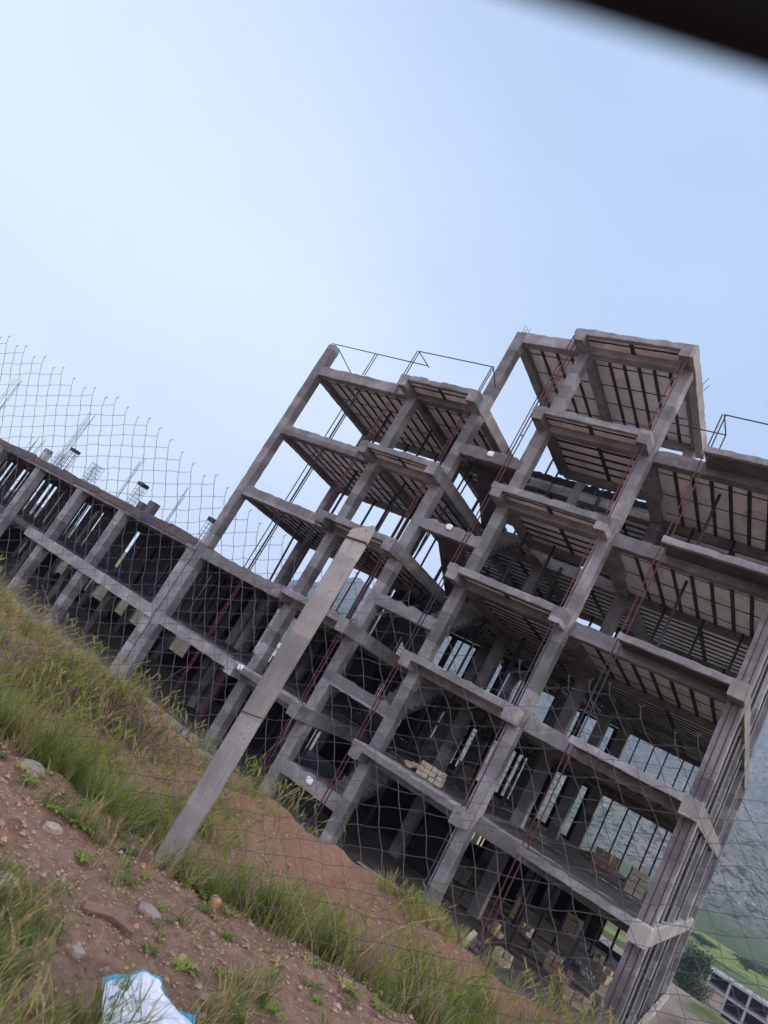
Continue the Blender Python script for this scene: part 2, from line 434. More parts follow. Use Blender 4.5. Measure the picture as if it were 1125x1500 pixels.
for lv in (1,2,3,4,5):
    balcony(5.38, 9.06, .87, LV[lv], .05, [(5.60,.38,.1,'beam'),(8.86,.41,Y1,'beam')])
for lv in (1,2,3,4,5,6):
    balcony(11.28, 15.44, .73, LV[lv], .05, [(11.54,.38,.1,'beam'),(15.27,.36,.1,'beam')])
hbeam(XE+.13, -.72, XE+.13, Y1+.3, LV[6]+.004, w=.30, h=.5, name='edge_beam', mat='pale', top=.03)  # lit right side of the tower roof painted in by paler concrete
for lv in (1,2,3,4,5):
    z = LV[lv]
    s = MB(); s.box(17.10, 20.12, -.55, .37, z-.215, z-.015)
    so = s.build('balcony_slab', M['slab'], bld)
    e = MB(); e.bar((17.06,-.52,z-.115),(20.10,-.52,z-.115), .17, .22, step=.22, jit=.010, top=.03); e.build('balcony_edge', M['beam'], so)
# stairwell between the two bays: landings, flights
for k in range(5):
    z0 = LV[k]; zl = z0+1.40; z1 = LV[k+1]
    b = MB(); b.bar((XC+.1,.18,zl-.21),(XD-.1,.18,zl-.21), .36, .46, step=.16, jit=.012, top=.09); b.build('landing_beam', M['beam'], bld)
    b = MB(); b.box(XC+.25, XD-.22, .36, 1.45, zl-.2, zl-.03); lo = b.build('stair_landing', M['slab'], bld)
    if k < 4 or True:
        st = MB()
        for (xa, xb, ya, za, yb_, zb_) in ((9.10,10.18,4.2,z0,1.4,zl),(10.28,11.38,1.4,zl,4.2,z1)):
            if k == 4 and za == zl: continue
            nst = 9; prof = []
            for i in range(nst):
                y_a = ya+(yb_-ya)*i/nst; y_b = ya+(yb_-ya)*(i+1)/nst; zt = za+(zb_-za)*(i+1)/nst
                prof += [(y_a, zt-.01), (y_b, zt-.01)]
            n0 = len(st.v); k0 = len(prof)
            for xx in (xa, xb):
                for (yy, zz) in prof: st.v.append((xx, yy, zz))
                for i in range(k0):
                    yy = prof[i][0]; st.v.append((xx, yy, za+(zb_-za)*(yy-ya)/(yb_-ya)-.16))
            m0 = 2*k0
            for i in range(k0-1):
                st.f += [(n0+i,n0+i+1,n0+m0+i+1,n0+m0+i),(n0+k0+i,n0+m0+k0+i,n0+m0+k0+i+1,n0+k0+i+1),(n0+i,n0+k0+i,n0+k0+i+1,n0+i+1),(n0+m0+i,n0+m0+i+1,n0+m0+k0+i+1,n0+m0+k0+i)]; st.m += [0]*4
            st.f += [(n0,n0+m0,n0+m0+k0,n0+k0),(n0+k0-1,n0+2*k0-1,n0+m0+2*k0-1,n0+m0+k0-1)]; st.m += [0]*2
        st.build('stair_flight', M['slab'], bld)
# rear walls of the lower storeys with gaps
def rear_wall(x0, x1, y, z0, z1, holes, th=.2, mat='dwall'):
    b = MB(); xs_ = sorted({x0, x1, *[h for t in holes for h in t[:2]]})
    for a, c in zip(xs_, xs_[1:]):
        hs = [t for t in holes if t[0] <= a+1e-6 and t[1] >= c-1e-6]
        zc = z0
        for t in sorted(hs, key=lambda t: t[2]):
            if t[2] > zc+.02: b.box(a, c, y, y+th, zc, t[2])
            zc = t[3]
        if zc < z1-.02: b.box(a, c, y, y+th, zc, z1)
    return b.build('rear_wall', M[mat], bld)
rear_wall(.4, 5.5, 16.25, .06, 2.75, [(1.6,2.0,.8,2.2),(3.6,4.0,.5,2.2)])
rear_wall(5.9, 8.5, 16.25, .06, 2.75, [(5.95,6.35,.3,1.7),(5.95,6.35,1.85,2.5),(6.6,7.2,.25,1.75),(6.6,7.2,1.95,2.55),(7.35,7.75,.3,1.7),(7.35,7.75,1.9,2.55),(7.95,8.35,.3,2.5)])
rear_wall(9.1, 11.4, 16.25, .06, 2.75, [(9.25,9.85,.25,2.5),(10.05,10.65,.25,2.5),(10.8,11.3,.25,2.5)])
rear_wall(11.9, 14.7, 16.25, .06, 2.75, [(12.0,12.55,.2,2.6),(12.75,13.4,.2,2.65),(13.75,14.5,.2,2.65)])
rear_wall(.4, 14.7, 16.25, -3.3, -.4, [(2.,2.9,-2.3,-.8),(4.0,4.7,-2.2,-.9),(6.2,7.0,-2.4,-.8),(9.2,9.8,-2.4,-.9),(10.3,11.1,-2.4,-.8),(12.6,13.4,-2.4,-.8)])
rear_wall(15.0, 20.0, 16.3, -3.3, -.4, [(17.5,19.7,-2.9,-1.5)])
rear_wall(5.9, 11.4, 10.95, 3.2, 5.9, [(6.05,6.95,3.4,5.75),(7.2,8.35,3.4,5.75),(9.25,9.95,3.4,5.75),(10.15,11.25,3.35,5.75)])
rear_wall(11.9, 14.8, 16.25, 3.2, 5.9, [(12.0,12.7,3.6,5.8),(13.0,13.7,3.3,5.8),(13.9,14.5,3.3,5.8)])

# steel for the facade: red twin angles at the balcony corners
def twin_post(x, y, z0, z1, gap=.12, mat='red', axis='x', name='facade_post', r=.032):
    b = MB(); dx, dy = (gap/2, 0) if axis == 'x' else (0, gap/2)
    for s in (-1, 1):
        b.box(x+s*dx-r/2, x+s*dx+r/2, y+s*dy-r/2, y+s*dy+r/2, z0, z1)
    z = z0+U(.6,2.2) if gap < .15 else z1
    while z < z1-.15:
        b.box(x-dx-r/2+.004, x+dx+r/2-.004, y-dy-r/2+.004, y+dy+r/2-.004, z, z+.04); z += 9
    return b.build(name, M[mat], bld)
for k in range(0, 5):
    z0 = LV[k]-.01; z1 = LV[k+1]-.27
    twin_post(5.46, -.72, z0, z1, .10, 'dark' if k in (1,2) else 'red')
    twin_post(8.86, -.70, z0, z1-.25, .12, 'red')
    twin_post(11.33, -.62, z0, z1, .13, 'dark' if k == 2 else 'red')
    twin_post(15.30, -.62, z0, z1-.23, .15, 'dark' if k in (0,2) else 'red')
    twin_post(17.16, -.48, z0, z1+.03, .15, 'dark' if k == 2 else 'red')
    twin_post(20.34, .02, z0, z1-.23, .18, 'red')
    if k > 1: twin_post(2.88, .02, z0, z1-.2, .24, 'dark'); 
    twin_post(3.03, .08, z0, z1-.2, .10, 'dark' if k > 1 else 'red')
    if k < 2: twin_post(4.4, 1.8, z0, z1-.1, .12, 'red')
twin_post(11.33, -.62, LV[5], LV[6]-.27, .13); twin_post(11.33, -.25, LV[5], LV[6]-.27, .13)
twin_post(15.30, -.62, LV[5], LV[6]-.5, .16); twin_post(9.15, 3.1, LV[5]-2, LV[6]-.5, .14, 'dark')
# handrail-like frames standing above the roof slabs
def rail(pts, r=.022):
    b = MB()
    for p, q in pts: b.tube([p, q], r, 5)
    return b.build('roof_rail', M['dark'], bld)
rail([((.1,-.02,14.03),(5.62,-.02,13.9)),((2.75,-.02,12.8),(2.75,-.02,13.95)),((2.88,-.02,12.8),(2.88,-.02,13.95)),((.5,.1,13.9),(2.0,.3,12.8))])
rail([((5.46,-.8,14.0),(9.0,-.8,13.95)),((5.40,-.8,12.8),(5.40,-.8,14.0)),((5.52,-.8,12.8),(5.52,-.8,14.0)),((8.94,-.8,12.8),(8.94,-.8,13.95)),((9.02,-.8,12.8),(9.02,-.8,13.95)),
      ((5.46,-.8,14.0),(5.5,.25,14.0)),((9.0,-.8,13.95),(9.0,.4,13.4))])
rail([((17.16,-.5,14.05),(20.4,-.5,13.95)),((17.1,-.5,12.8),(17.1,-.5,14.05)),((17.2,-.5,12.8),(17.2,-.5,14.05)),((17.16,-.5,14.05),(17.16,.7,14.08)),((17.16,.7,14.08),(17.16,.7,12.85)),((17.16,.7,14.08),(15.4,.7,14.1))])
# starter bars above the stair tower
for i in range(3):
    b = MB(); b.tube([(XC-.12+.12*i,Y0,16.2),(XC-.14+.13*i,Y0,16.75-.05*i)], .012, 4); b.build('starter_bar', M['rebar'], bld)
for i in range(2):
    b = MB(); b.tube([(XE+.2,1.5+.4*i,16.2),(XE+.35,1.5+.4*i,16.65)], .012, 4); b.build('starter_bar', M['rebar'], bld)
# thin dark wall posts inside and in the rear openings
def wall_post(x, y, k, w=.07, mat='dark', z1=None):
    b = MB(); zt = (LV[k+1]-.25) if z1 is None else z1
    b.box(x-w/2, x+w/2, y-w/2, y+w/2, LV[k]-.02, zt); return b.build('wall_post', M[mat], bld)
for k in (1,2):
    for x in (15.8,16.5,17.15,17.9,18.35,18.8,19.25,19.7): wall_post(x+U(-.06,.06), 16.1+U(-.05,.05), k, .07 if k == 1 else .06, z1=LV[k+1]-.44)
for (x, y) in ((16.9,3.7),(16.95,6.2),(18.9,1.6),(17.7,13.5),(18.6,11.5),(15.8,8.),(14.3,2.4),(19.4,13.2),(17.0,9.6)): wall_post(x, y, 0, .09)
for k in (3,4):
    for (x, y) in ((17.6,1.9),(18.0,5.2),(19.3,5.2),(16.6,5.2),(17.3,10.7),(18.6,10.7)): wall_post(x+U(-.15,.15), y, k, .08)
for k in (2,3,4):
    for (x, y) in ((3.4,2.15),(5.5,2.65),(6.7,2.7),(7.0,2.7),(2.9,5.2),(4.6,5.3),(7.8,5.2)): wall_post(x+U(-.1,.1), y, k, .08)
for k in (1,2,3):
    for (x, y) in ((12.5,5.2),(13.6,5.2),(12.9,10.7),(14.2,10.7)): wall_post(x+U(-.1,.1), y, k, .09)
for (x, y) in ((12.4,5.3),(13.2,5.3),(13.7,5.3),(12.9,5.3)): wall_post(x, y, 5, .08, z1=LV[6]-.4)
for (x, y) in ((10.0,5.3),(10.5,5.3)): wall_post(x, y, 4, .07, z1=14.0)
random.seed(77)
for i in range(98):
    k = random.choice((0,0,1,1,1,2,2,3,4)); x = U(.8,14.6); y = U(1.2,15.4 if k < 3 else 10.2)
    if k > 2: x = U(5.9,14.6)
    if 9 < x < 11.6 and y < 4.4: continue
    b = MB(); h = U(-.12,.12); b.tube([(x,y,LV[k]-.02),(x+h,y+U(-.1,.1),LV[k+1]-.26)], U(.03,.05), 6); b.build('shoring_prop', M['dark'], bld)
def partition(k, xa, xb, y, hz):
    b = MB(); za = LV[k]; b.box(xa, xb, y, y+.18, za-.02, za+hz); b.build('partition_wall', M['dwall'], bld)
for (k, xa, xb, y, hz) in ((1,.5,2.2,10.7,2.7),(1,3.4,5.3,8.,2.7),(1,6.0,7.1,5.6,2.7),(0,.6,4.2,6.,2.6),(0,5.9,8.3,10.6,2.6),(0,9.1,11.,8.,2.6),(0,12.,13.4,5.7,2.6),(0,13.2,14.7,12.,2.6),(2,6.,7.3,5.65,2.7),(3,9.2,11.3,10.6,2.8),(3,6.,8.2,10.6,1.2),(3,12.0,14.6,5.6,1.0),(4,12.0,14.6,10.6,2.7),(4,9.1,11.3,10.6,2.7)): partition(k, xa, xb, y, hz)
# box posts along the right flank; dark steel paints in their shaded fronts
for k in range(0, 5):
    for y in (2.4,4.2,8.1,13.4,14.9):
        if k > 2 and y > 11: continue
        b = MB(); yy = y+U(-.1,.1); b.box(20.36, 20.43, yy-.04, yy+.04, LV[k]-.02, LV[k+1]-.47, 1); b.box(20.42, 20.46, yy+.12, yy+.22, LV[k]-.02, LV[k+1]-.47, 0)
        b.build('side_post', [M['steel'], M['dark']], bld)

# ------------------------------------------------------------------ the low block on the left
blk = thing('unfinished_block', (-12, 5, -3.3), 'low two-storey concrete block on the left with rebar cages sticking up from its roof', 'building')
def pb(b, name, mat, smooth=False): return b.build(name, M[mat] if isinstance(mat, str) else mat, blk, smooth)
LX = [-.44,-5.9,-9.75,-14.1,-18.6,-23.5,-28.5,-33.5,-38.5,-43.5,-47.6]
LY = [.25, 5.4, 10.8]
for i, x in enumerate(LX):
    for j, y in enumerate(LY):
        b = MB(); b.bar((x,y,-3.6),(x,y,3.05), .5, .44, up=(0,1,0), step=.45, jit=.008); pb(b, 'column', 'conc')
for (z, nm) in ((.08,'floor_slab'),(3.36,'roof_slab')):
    b = MB(); b.box(-48, -.16, .42, 11, z-.26, z-.03, 0, 0); pb(b, nm, 'slab')
    b = MB()
    for j, y in enumerate(LY):
        if j == 0: continue
        pass
    for y in LY[1:]:
        b = MB(); b.bar((-48,y,z-.25),(-.16,y,z-.25), .4, .46, jit=.008); pb(b, 'beam', 'beam')
    for x in LX:
        b = MB(); b.bar((x,.3,z-.26),(x,11,z-.26), .4, .46, jit=.008); pb(b, 'beam', 'beam')
b = MB(); b.bar((-11.35,.12,-.16),(-.17,.12,-.16), .40, .48, step=.3, jit=.01); pb(b, 'beam', 'conc')
b = MB(); b.bar((-48,1.4,-.16),(-11.3,1.4,-.16), .40, .48, step=.3, jit=.01); pb(b, 'beam', 'conc')
b = MB(); b.bar((-48,.20,3.11),(-.17,.20,3.11), .40, .44, step=.3, jit=.012); pb(b, 'beam', 'beam')
# formwork boards still on the roof edge
x = -47.
while x < -.6:
    L = U(1.4,3.2); b = MB(); b.bar((x,-.07,3.18+U(-.05,.06)),(min(-.3,x+L-.03),-.07,3.2+U(-.05,.06)), .04, U(.26,.42), ch=.004, jit=.006); pb(b, 'formwork_board', 'wood'); x += L
b = MB(); b.bar((-4.4,-.11,3.14),(-3.4,-.11,3.12), .02, .24, ch=.003, jit=.008); pb(b, 'blue_sheet', plain('blue_plastic_sheet',(.05,.055,.10),.6,.2))
b = MB(); b.bar((-48,-.0,-3.42),(-.2,-.0,-3.42), .9, .5, step=.4, jit=.02); pb(b, 'footing_wall', 'conc')
# rear wall with window holes on the ground storey
def lrear():
    b = MB(); y = 10.98; holes = [(-44,-42.5),(-36,-34.4),(-27.5,-25.6),(-23.8,-22.),(-19.8,-17.35),(-15.9,-13.),(-10.4,-8.1),(-6.6,-5.),(-2.6,-1.6)]
    xa = -48
    for h0, h1 in holes:
        b.box(xa, h0, y, y+.2, -3.5, -.2); b.box(h0, h1, y, y+.2, -3.5, -2.4); b.box(h0, h1, y, y+.2, -1.28, -.2); xa = h1
    b.box(xa, -.1, y, y+.2, -3.5, -.2); return b
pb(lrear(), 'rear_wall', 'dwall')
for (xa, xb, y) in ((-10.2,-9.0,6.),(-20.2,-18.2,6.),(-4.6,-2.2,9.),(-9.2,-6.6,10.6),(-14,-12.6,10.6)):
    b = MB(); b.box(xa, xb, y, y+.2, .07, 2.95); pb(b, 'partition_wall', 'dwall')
b = MB()
for i in range(40):
    b.bar((-38+.7*i,15.1,-3.4),(-38+.7*i,15.1,-.55+.25*nz(i,0,.9)), .68, .2, up=(0,1,0), jit=.02)
tag(b.build('boundary_wall', plain('pale_wall_block', (.66,.60,.46), .9, .25, 1.5), origin=(-24,15,-3.3)), 'pale block wall behind the low left block, seen through its rear openings', 'wall')
# shoring props and planks under the roof slab
random.seed(21)
for i in range(100):
    x = U(-20,-.9); y = random.choice((1.6,3.4,5.0,7.2,8.8))+U(-.3,.3)
    if i < 62: x = -33.5+.53*i+U(-.06,.06); y = 5.05+U(-.1,.1)
    b = MB(); hw = U(.13,.24)
    if i < 62: b.box(x-hw, x+hw, y-.02, y+.02, .06, 3.1)
    else: b.tube([(x,y,.06),(x+U(-.05,.05),y,3.1)], .035, 6)
    pb(b, 'shoring_prop', 'dark')
# bar bundles, cages and stubs above the roof
def bundle(x, y, z1, n, spread, lean):
    b = MB()
    for i in range(n):
        dx, dy = U(-spread,spread), U(-spread,spread)
        b.tube([(x+dx,y+dy,3.3),(x+dx+lean*(z1-3.3)*.5,y+dy,(3.3+z1)/2),(x+dx*1.4+lean*(z1-3.3)+U(-.08,.08),y+dy,z1+U(-.5,.15))], .010, 4)
    pb(b, 'rebar_bundle', 'rebar')
def cage(x, y, z1, w=.38, cap=True):
    b = MB()
    for i in range(3):
        for j in range(3):
            if i == 1 and j == 1: continue
            b.tube([(x-w/2+w*i/2,y-w/2+w*j/2,3.3),(x-w/2+w*i/2+.02,y-w/2+w*j/2,z1+U(-.05,.05))], .009, 4)
    z = 3.45
    while z < z1-.05:
        b.tube([(x-w/2,y-w/2,z),(x+w/2,y-w/2,z),(x+w/2,y+w/2,z),(x-w/2,y+w/2,z),(x-w/2,y-w/2,z)], .006, 4); z += .2
    o = pb(b, 'rebar_cage', 'rebar')
    if cap:
        c = MB(); c.bar((x,y,z1-.02),(x,y,z1+.16), w+.06, w+.06, up=(0,1,0), jit=.01); c.build('cage_cap', M['dark'], o)
bundle(-14.5, 1.0, 7.0, 6, .22, .03); bundle(-8.2, 1.0, 6.0, 4, .17, .0); bundle(-4.0, 1.0, 5.45, 4, .17, .02); bundle(-24.0, 1.0, 7.4, 6, .26, -.05); bundle(-17.6, 1.0, 4.6, 8, .25, .05); bundle(-11.2,1.0,4.3,5,.3,.0)
cage(-13.75, 1.0, 4.6); cage(-6.95, 1.0, 4.5); cage(-1.25, 1.0, 4.4); cage(-11.1, 1.0, 4.55, .5, False); cage(-14.6, 1.0, 4.3, .36, False)
for (x, w, z1) in ((-15.95,.42,4.1),(-5.4,.5,4.05),(-6.1,.4,3.8)):
    b = MB(); b.bar((x,1.0,3.3),(x,1.0,z1), w, .36, up=(0,1,0), jit=.015); pb(b, 'column_stub', 'wood' if x > -7 else 'pale')
# same cages seen on the low rear roof behind the main frame
b = MB()
for i in range(8): b.tube([(3.6+.1*i,9.5+.05*i,3.15),(3.62+.1*i,9.5+.05*i,4.1+U(-.1,.1))], .014, 4)
b.build('rebar_bundle', M['rebar'], bld)

# ------------------------------------------------------------------ things standing in the building
def brick_stack(loc, nx_, ny_, nz_, s, rot, mat, label, group=None):
    b = MB(); a, c, h = s
    for k in range(nz_):
        for j in range(ny_):
            for i in range(nx_):
                if k == nz_-1 and U(0,1) < .3: continue
                jx, jy = U(-.02,.02), U(-.02,.02)
                x = (i-nx_/2)*a+jx; y = (j-ny_/2)*c+jy; z = k*h
                b.box(x+.012, x+a-.012, y+.012, y+c-.012, z+.008, z+h-.008)
    o = b.build('block_stack', M[mat]); o.location = loc; o.rotation_euler = (0,0,rot)
    tag(o, label, 'block stack', group); return o
brick_stack((19.05,6.8,.05), 2,2,4,(.30,.24,.2), .25, 'brick', 'pale block stack on the first floor at the far right, beside the corner column')
brick_stack((17.25,11.4,.05), 3,2,3,(.32,.26,.22), .1, 'brickred', 'reddish hollow block stack on the first floor by the rear posts')
brick_stack((13.35,.95,.05), 4,2,3,(.22,.2,.15), .12, 'brick', 'pale block stack at the first floor edge, in the middle bay behind the red posts')
brick_stack((15.3,9.5,-3.17), 1,2,5,(.22,.2,.16), .4, 'brick', 'slim ragged pale block pile on the ground floor, leftmost of those on the dusty floor')
brick_stack((16.6,14.6,-3.17), 3,2,4,(.26,.22,.19), .2, 'brick', 'broad pale block stack deep on the ground floor beside the rear opening')
brick_stack((19.15,3.7,-3.17), 3,2,2,(.25,.2,.17), .15, 'brick', 'low pale block stack at the front of the ground floor beside a dark post')
brick_stack((18.4,4.7,-3.17), 2,2,3,(.25,.2,.17), -.1, 'brickred', 'brownish block stack on the ground floor just behind the low pale one')
brick_stack((19.3,7.4,-3.17), 2,1,2,(.2,.18,.15), .5, 'brick', 'two small pale blocks lying alone on the ground floor by the corner column')
random.seed(91)
for (x, y, k, r, lab) in ((16.2,1.6,0,.55,'grey rubble heap at the front of the ground floor, left of the dark posts'),(18.2,8.6,0,.6,'grey rubble heap in the middle of the dusty ground floor'),(16.6,12.6,1,.6,'brown rubble heap at the back of the first floor, left of the block stacks'),
        (18.3,11.8,1,.45,'small pale rubble heap between the two first floor block stacks at the right'),(12.6,1.4,1,.4,'rubble heap on the first floor edge, left of the large pale block stack'),(7.0,1.2,2,.4,'rubble heap on the second floor edge behind the leaning fence post')):
    b = MB()
    for i in range(26):
        a = U(0,6.28); q = r*math.sqrt(U(0,1)); b.stone((x+q*math.cos(a), y+q*math.sin(a), LV[k]+.05+(r-q)*.35), U(.06,.16), U(.06,.16), U(.05,.11), i*.7)
    tag(b.build('rubble_heap', M['brickred' if 'brown' in lab else ('brick' if 'pale' in lab else 'conc')], origin=(x,y,LV[k])), lab, 'rubble', 'rubble heaps on the floors')
for (p, q, lab) in (((6.6,2.4,3.25),(7.6,5.3,5.6),'long plank leaning on the second floor behind the fence post'),((12.5,1.,-3.1),(14.2,1.3,-3.05),'plank lying on the ground floor left of the wire mesh bundle')):
    b = MB(); b.bar(p, q, .15, .04, ch=.004, jit=.006); tag(b.build('timber_plank', M['brick'], origin=p), lab, 'plank', 'loose planks in the building')
for (x, y, n_, lab) in ((17.2,2.2,2,'small pale block pile on the ground floor between the front posts'),(17.9,5.6,3,'little pale block pile in the middle of the dusty ground floor'),(16.2,8.2,2,'little pale block pile by the left column of the dusty ground floor'),(18.9,9.6,3,'pale block pile deep on the dusty floor near the rear opening'),(18.2,12.8,2,'tiny pale block pile just before the ground floor rear opening'),(16.1,5.0,2,'flat pale block pile beside the left post row of the ground floor')):
    brick_stack((x,y,-3.17), 2,2,n_,(.24,.2,.17), U(-.5,.5), 'brick', lab)
brick_stack((10.0,12.5,.05), 3,2,4,(.3,.24,.18), .3, 'brick', 'pale block stack deep on the first floor behind the stairwell')
brick_stack((7.2,13.6,.05), 3,2,5,(.3,.24,.18), -.2, 'brick', 'tall pale block stack deep on the first floor by the rear windows')
brick_stack((12.9,9.2,-3.17), 3,2,3,(.3,.24,.18), .2, 'brick', 'pale block stack in the dark of the ground floor middle bay')
o = None
b = MB()
for i in range(9):
    b.tube([(16.1+.09*i,-.9,-3.2),(16.3+.09*i,-.5,-2.5)], .008, 4); b.tube([(16.0,-.95+.05*i,-3.2+.09*i),(16.95,-.85+.05*i,-3.17+.08*i)], .008, 4)
tag(b.build('wire_mesh_bundle', M['wire'], origin=(16.5,-.8,-3.2)), 'tangled wire mesh bundle lying at the edge of the ground floor', 'wire bundle')
b = MB(); b.bar((16.75,-.8,-3.1),(16.95,-.5,-2.35), .14, .1, jit=.01)
tag(b.build('timber_offcut', M['brick'], origin=(16.75,-.8,-3.2)), 'short pale timber offcut leaning beside the wire mesh bundle', 'timber')
b = MB(); b.bar((14.9,8.6,-3.12),(19.2,6.0,-3.12), .12, .1, jit=.012)
tag(b.build('timber_plank', M['pale'], origin=(17,7.3,-3.17)), 'long pale plank lying across the dusty ground floor', 'plank')
for i, (loc, lab) in enumerate((((6.05,-.9,-.02),'white rag hanging on the first floor balcony edge, just left of the leaning fence post'),((10.25,-.03,10.86),'white plastic scrap on the upper landing edge of the stairwell'),((10.2,-.03,7.72),'white plastic scrap on the middle landing edge of the stairwell'),((10.2,-.03,-1.85),'white plastic scrap on the lowest landing edge of the stairwell'))):
    b = MB(); b.stone(loc, .16, .05, .14, i+3)
    tag(b.build('plastic_scrap', M['white'], origin=loc), lab, 'scrap', 'white plastic scraps caught on the concrete')

# ------------------------------------------------------------------ fence: post, wire mesh, ties
PB = Vector((19.52,-16.79,.16)); PT = Vector((19.545,-16.775,2.43))
fence = thing('chain_link_fence', PB, 'sagging chain link fence tied to a grey concrete post, in front of the building', 'fence')
nrm = Vector((.42,-.906,0)).normalized(); tang = Vector((.906,.42,0))
pm = concrete('fence_post_concrete', (.42,.395,.375), dark=.8, light=1.12, lines=False, sc=4)
nt = pm.node_tree; bb = nt.nodes['Principled BSDF']
vo = N(nt,'ShaderNodeTexVoronoi'); vo.inputs['Scale'].default_value = 26; nt.links.new(pos(nt), vo.inputs['Vector'])
rr = N(nt,'ShaderNodeMapRange'); rr.inputs[1].default_value = .10; rr.inputs[2].default_value = .20; rr.inputs[3].default_value = .8; rr.inputs[4].default_value = 0; nt.links.new(vo.outputs['Distance'], rr.inputs[0])
mk = N(nt,'ShaderNodeMath',operation='MULTIPLY'); nt.links.new(rr.outputs[0], mk.inputs[0]); nt.links.new(noise_fac(nt, 9, 2, .5, pos(nt), .55, .62), mk.inputs[1])
old = bb.inputs['Base Color'].links[0].from_socket
nt.links.new(mix(nt, mk.outputs[0], old, (.1,.09,.085)), bb.inputs['Base Color'])
b = MB()
base = len(b.v); W, D = .124, .085; n = 30
for i in range(n+1):
    t = i/n; c = PB.lerp(PT, t); taper = 1.0 if t < .97 else .93
    c = c-Vector((0,0,.25))*(1-t)
    prof = [(-W/2+.008,-D/2),(W/2-.008,-D/2),(W/2,-D/2+.008),(W/2,D/2-.008),(W/2-.008,D/2),(-W/2+.008,D/2),(-W/2,D/2-.008),(-W/2,-D/2+.008)]
    for k, (x, y) in enumerate(prof):
        q = c+tang*(x*taper+U(-.0015,.0015))-nrm*(y*taper+U(-.0015,.0015))
        if i == n: q.z += .035*math.sin(x*40+.8)-(.03 if x < 0 else 0)+U(-.012,.012)
        b.v.append(tuple(q))
for i in range(n):
    for k in range(8):
        a = base+i*8; b.f.append((a+k, a+(k+1)%8, a+8+(k+1)%8, a+8+k)); b.m.append(0)
b.f.append(tuple(base+n*8+k for k in range(8))); b.m.append(0)
b.build('fence_post', pm, fence)
for h in (.945, .425):
    c = PB.lerp(PT, h); b = MB()
    for dz in ((0,.008) if h > .5 else (0,)):
        pts = [c+tang*(sx_*(W/2+.003))-nrm*(sy_*(D/2+.003))+Vector((0,0,dz+.012*sx_)) for sx_, sy_ in ((-1,-1),(1,-1),(1,1),(-1,1),(-1,-1))]
        b.tube(pts, .0028, 5)
    b.build('tie_wire', plain('rusty_tie_wire',(.06,.03,.025),.7,.3), fence)
for sE in (-7.1, 3.35):     # the next posts along the line
    xE = PB.x+sE*(.963 if sE < 0 else .993); yE = fence_y(xE)+.02; zE = ground_z(xE, yE)
    b = MB(); b.bar((xE,yE,zE-.2),(xE,yE,zE+2.25), .124, .085, up=(.42,-.906,0), step=.1, jit=.0015, ch=.008); b.build('fence_post', pm, fence)
# the mesh, a lattice of nodes bowed and sagging along the fence line
def fpt(s, h):
    """s along the fence from the post, h above ground there"""
    x = PB.x+s*(.963 if s < 0 else .993); y = fence_y(x)
    nrm2 = Vector((.27,-.96,0)) if s < 0 else Vector((.12,-.99,0))
    base_z = .20+.045*min(9, max(0, -s))
    bow = .06*math.sin(s*1.3)*h*.5+.05*nz(s,h,.9,4)
    return Vector((x,y,base_z+h))+nrm2*(-.07+bow)
def top_h(s):
    if s < -2.2: return 2.14
    if s < 0: return 2.14-.28*ss(-2.2,-.1,s)
    return 1.9+.05*math.sin(s*5)+.06*nz(s,0,1.7,3)+.05*ss(1,3,s)
b = MB(); c_ = .094
nodes = {}
for i in range(-120, 90):
    for j in range(-120, 90):
        # lattice directions change from steep diamonds (right) to a skewed square grid (left)
        s = c_*(.86*i-.52*j); h = c_*(.45*i+.80*j)
        if s > .2: pass
        wob = Vector((.035*nz(s,h,1.1,1)+.012*nz(s,h,7,2), .035*nz(s,h,1.2,6)+.012*nz(s,h,7,8), 0))
        s2 = s*(1.0 if s < 0 else 1.28)+wob.x*(2.2 if s > 0 else 1); h2 = h+wob.y*(2.2 if s > 0 else 1)
        if -7.2 < s2 < 3.4 and -.05 < h2 < top_h(s2): nodes[(i,j)] = (s2, h2)
for (i, j), (s, h) in nodes.items():
    p0 = fpt(s, h)
    for di, dj in ((1,0),(0,1)):
        q = nodes.get((i+di, j+dj))
        if q is None: 
            continue
        p1 = fpt(*q); mid = (p0+p1)/2+Vector((U(-.004,.004),U(-.006,.006),U(-.006,.004)))
        b.tube([p0, mid, p1], .0018 if s < 0 else .0015, 4)
    if (i, j+1) not in nodes and h > top_h(s)-.16:
        up_ = Vector((U(-.01,.03),U(-.01,.01),.035)); pk = fpt(s-.02, h+.05)
        b.tube([p0, pk], .0017, 4); b.tube([pk, pk+Vector((U(.006,.016),0,U(.012,.026)))], .0021, 4); b.tube([pk, pk+Vector((U(-.012,-.004),.0,U(.008,.018)))], .0017, 4)
b.build('wire_mesh', M['wire'], fence)

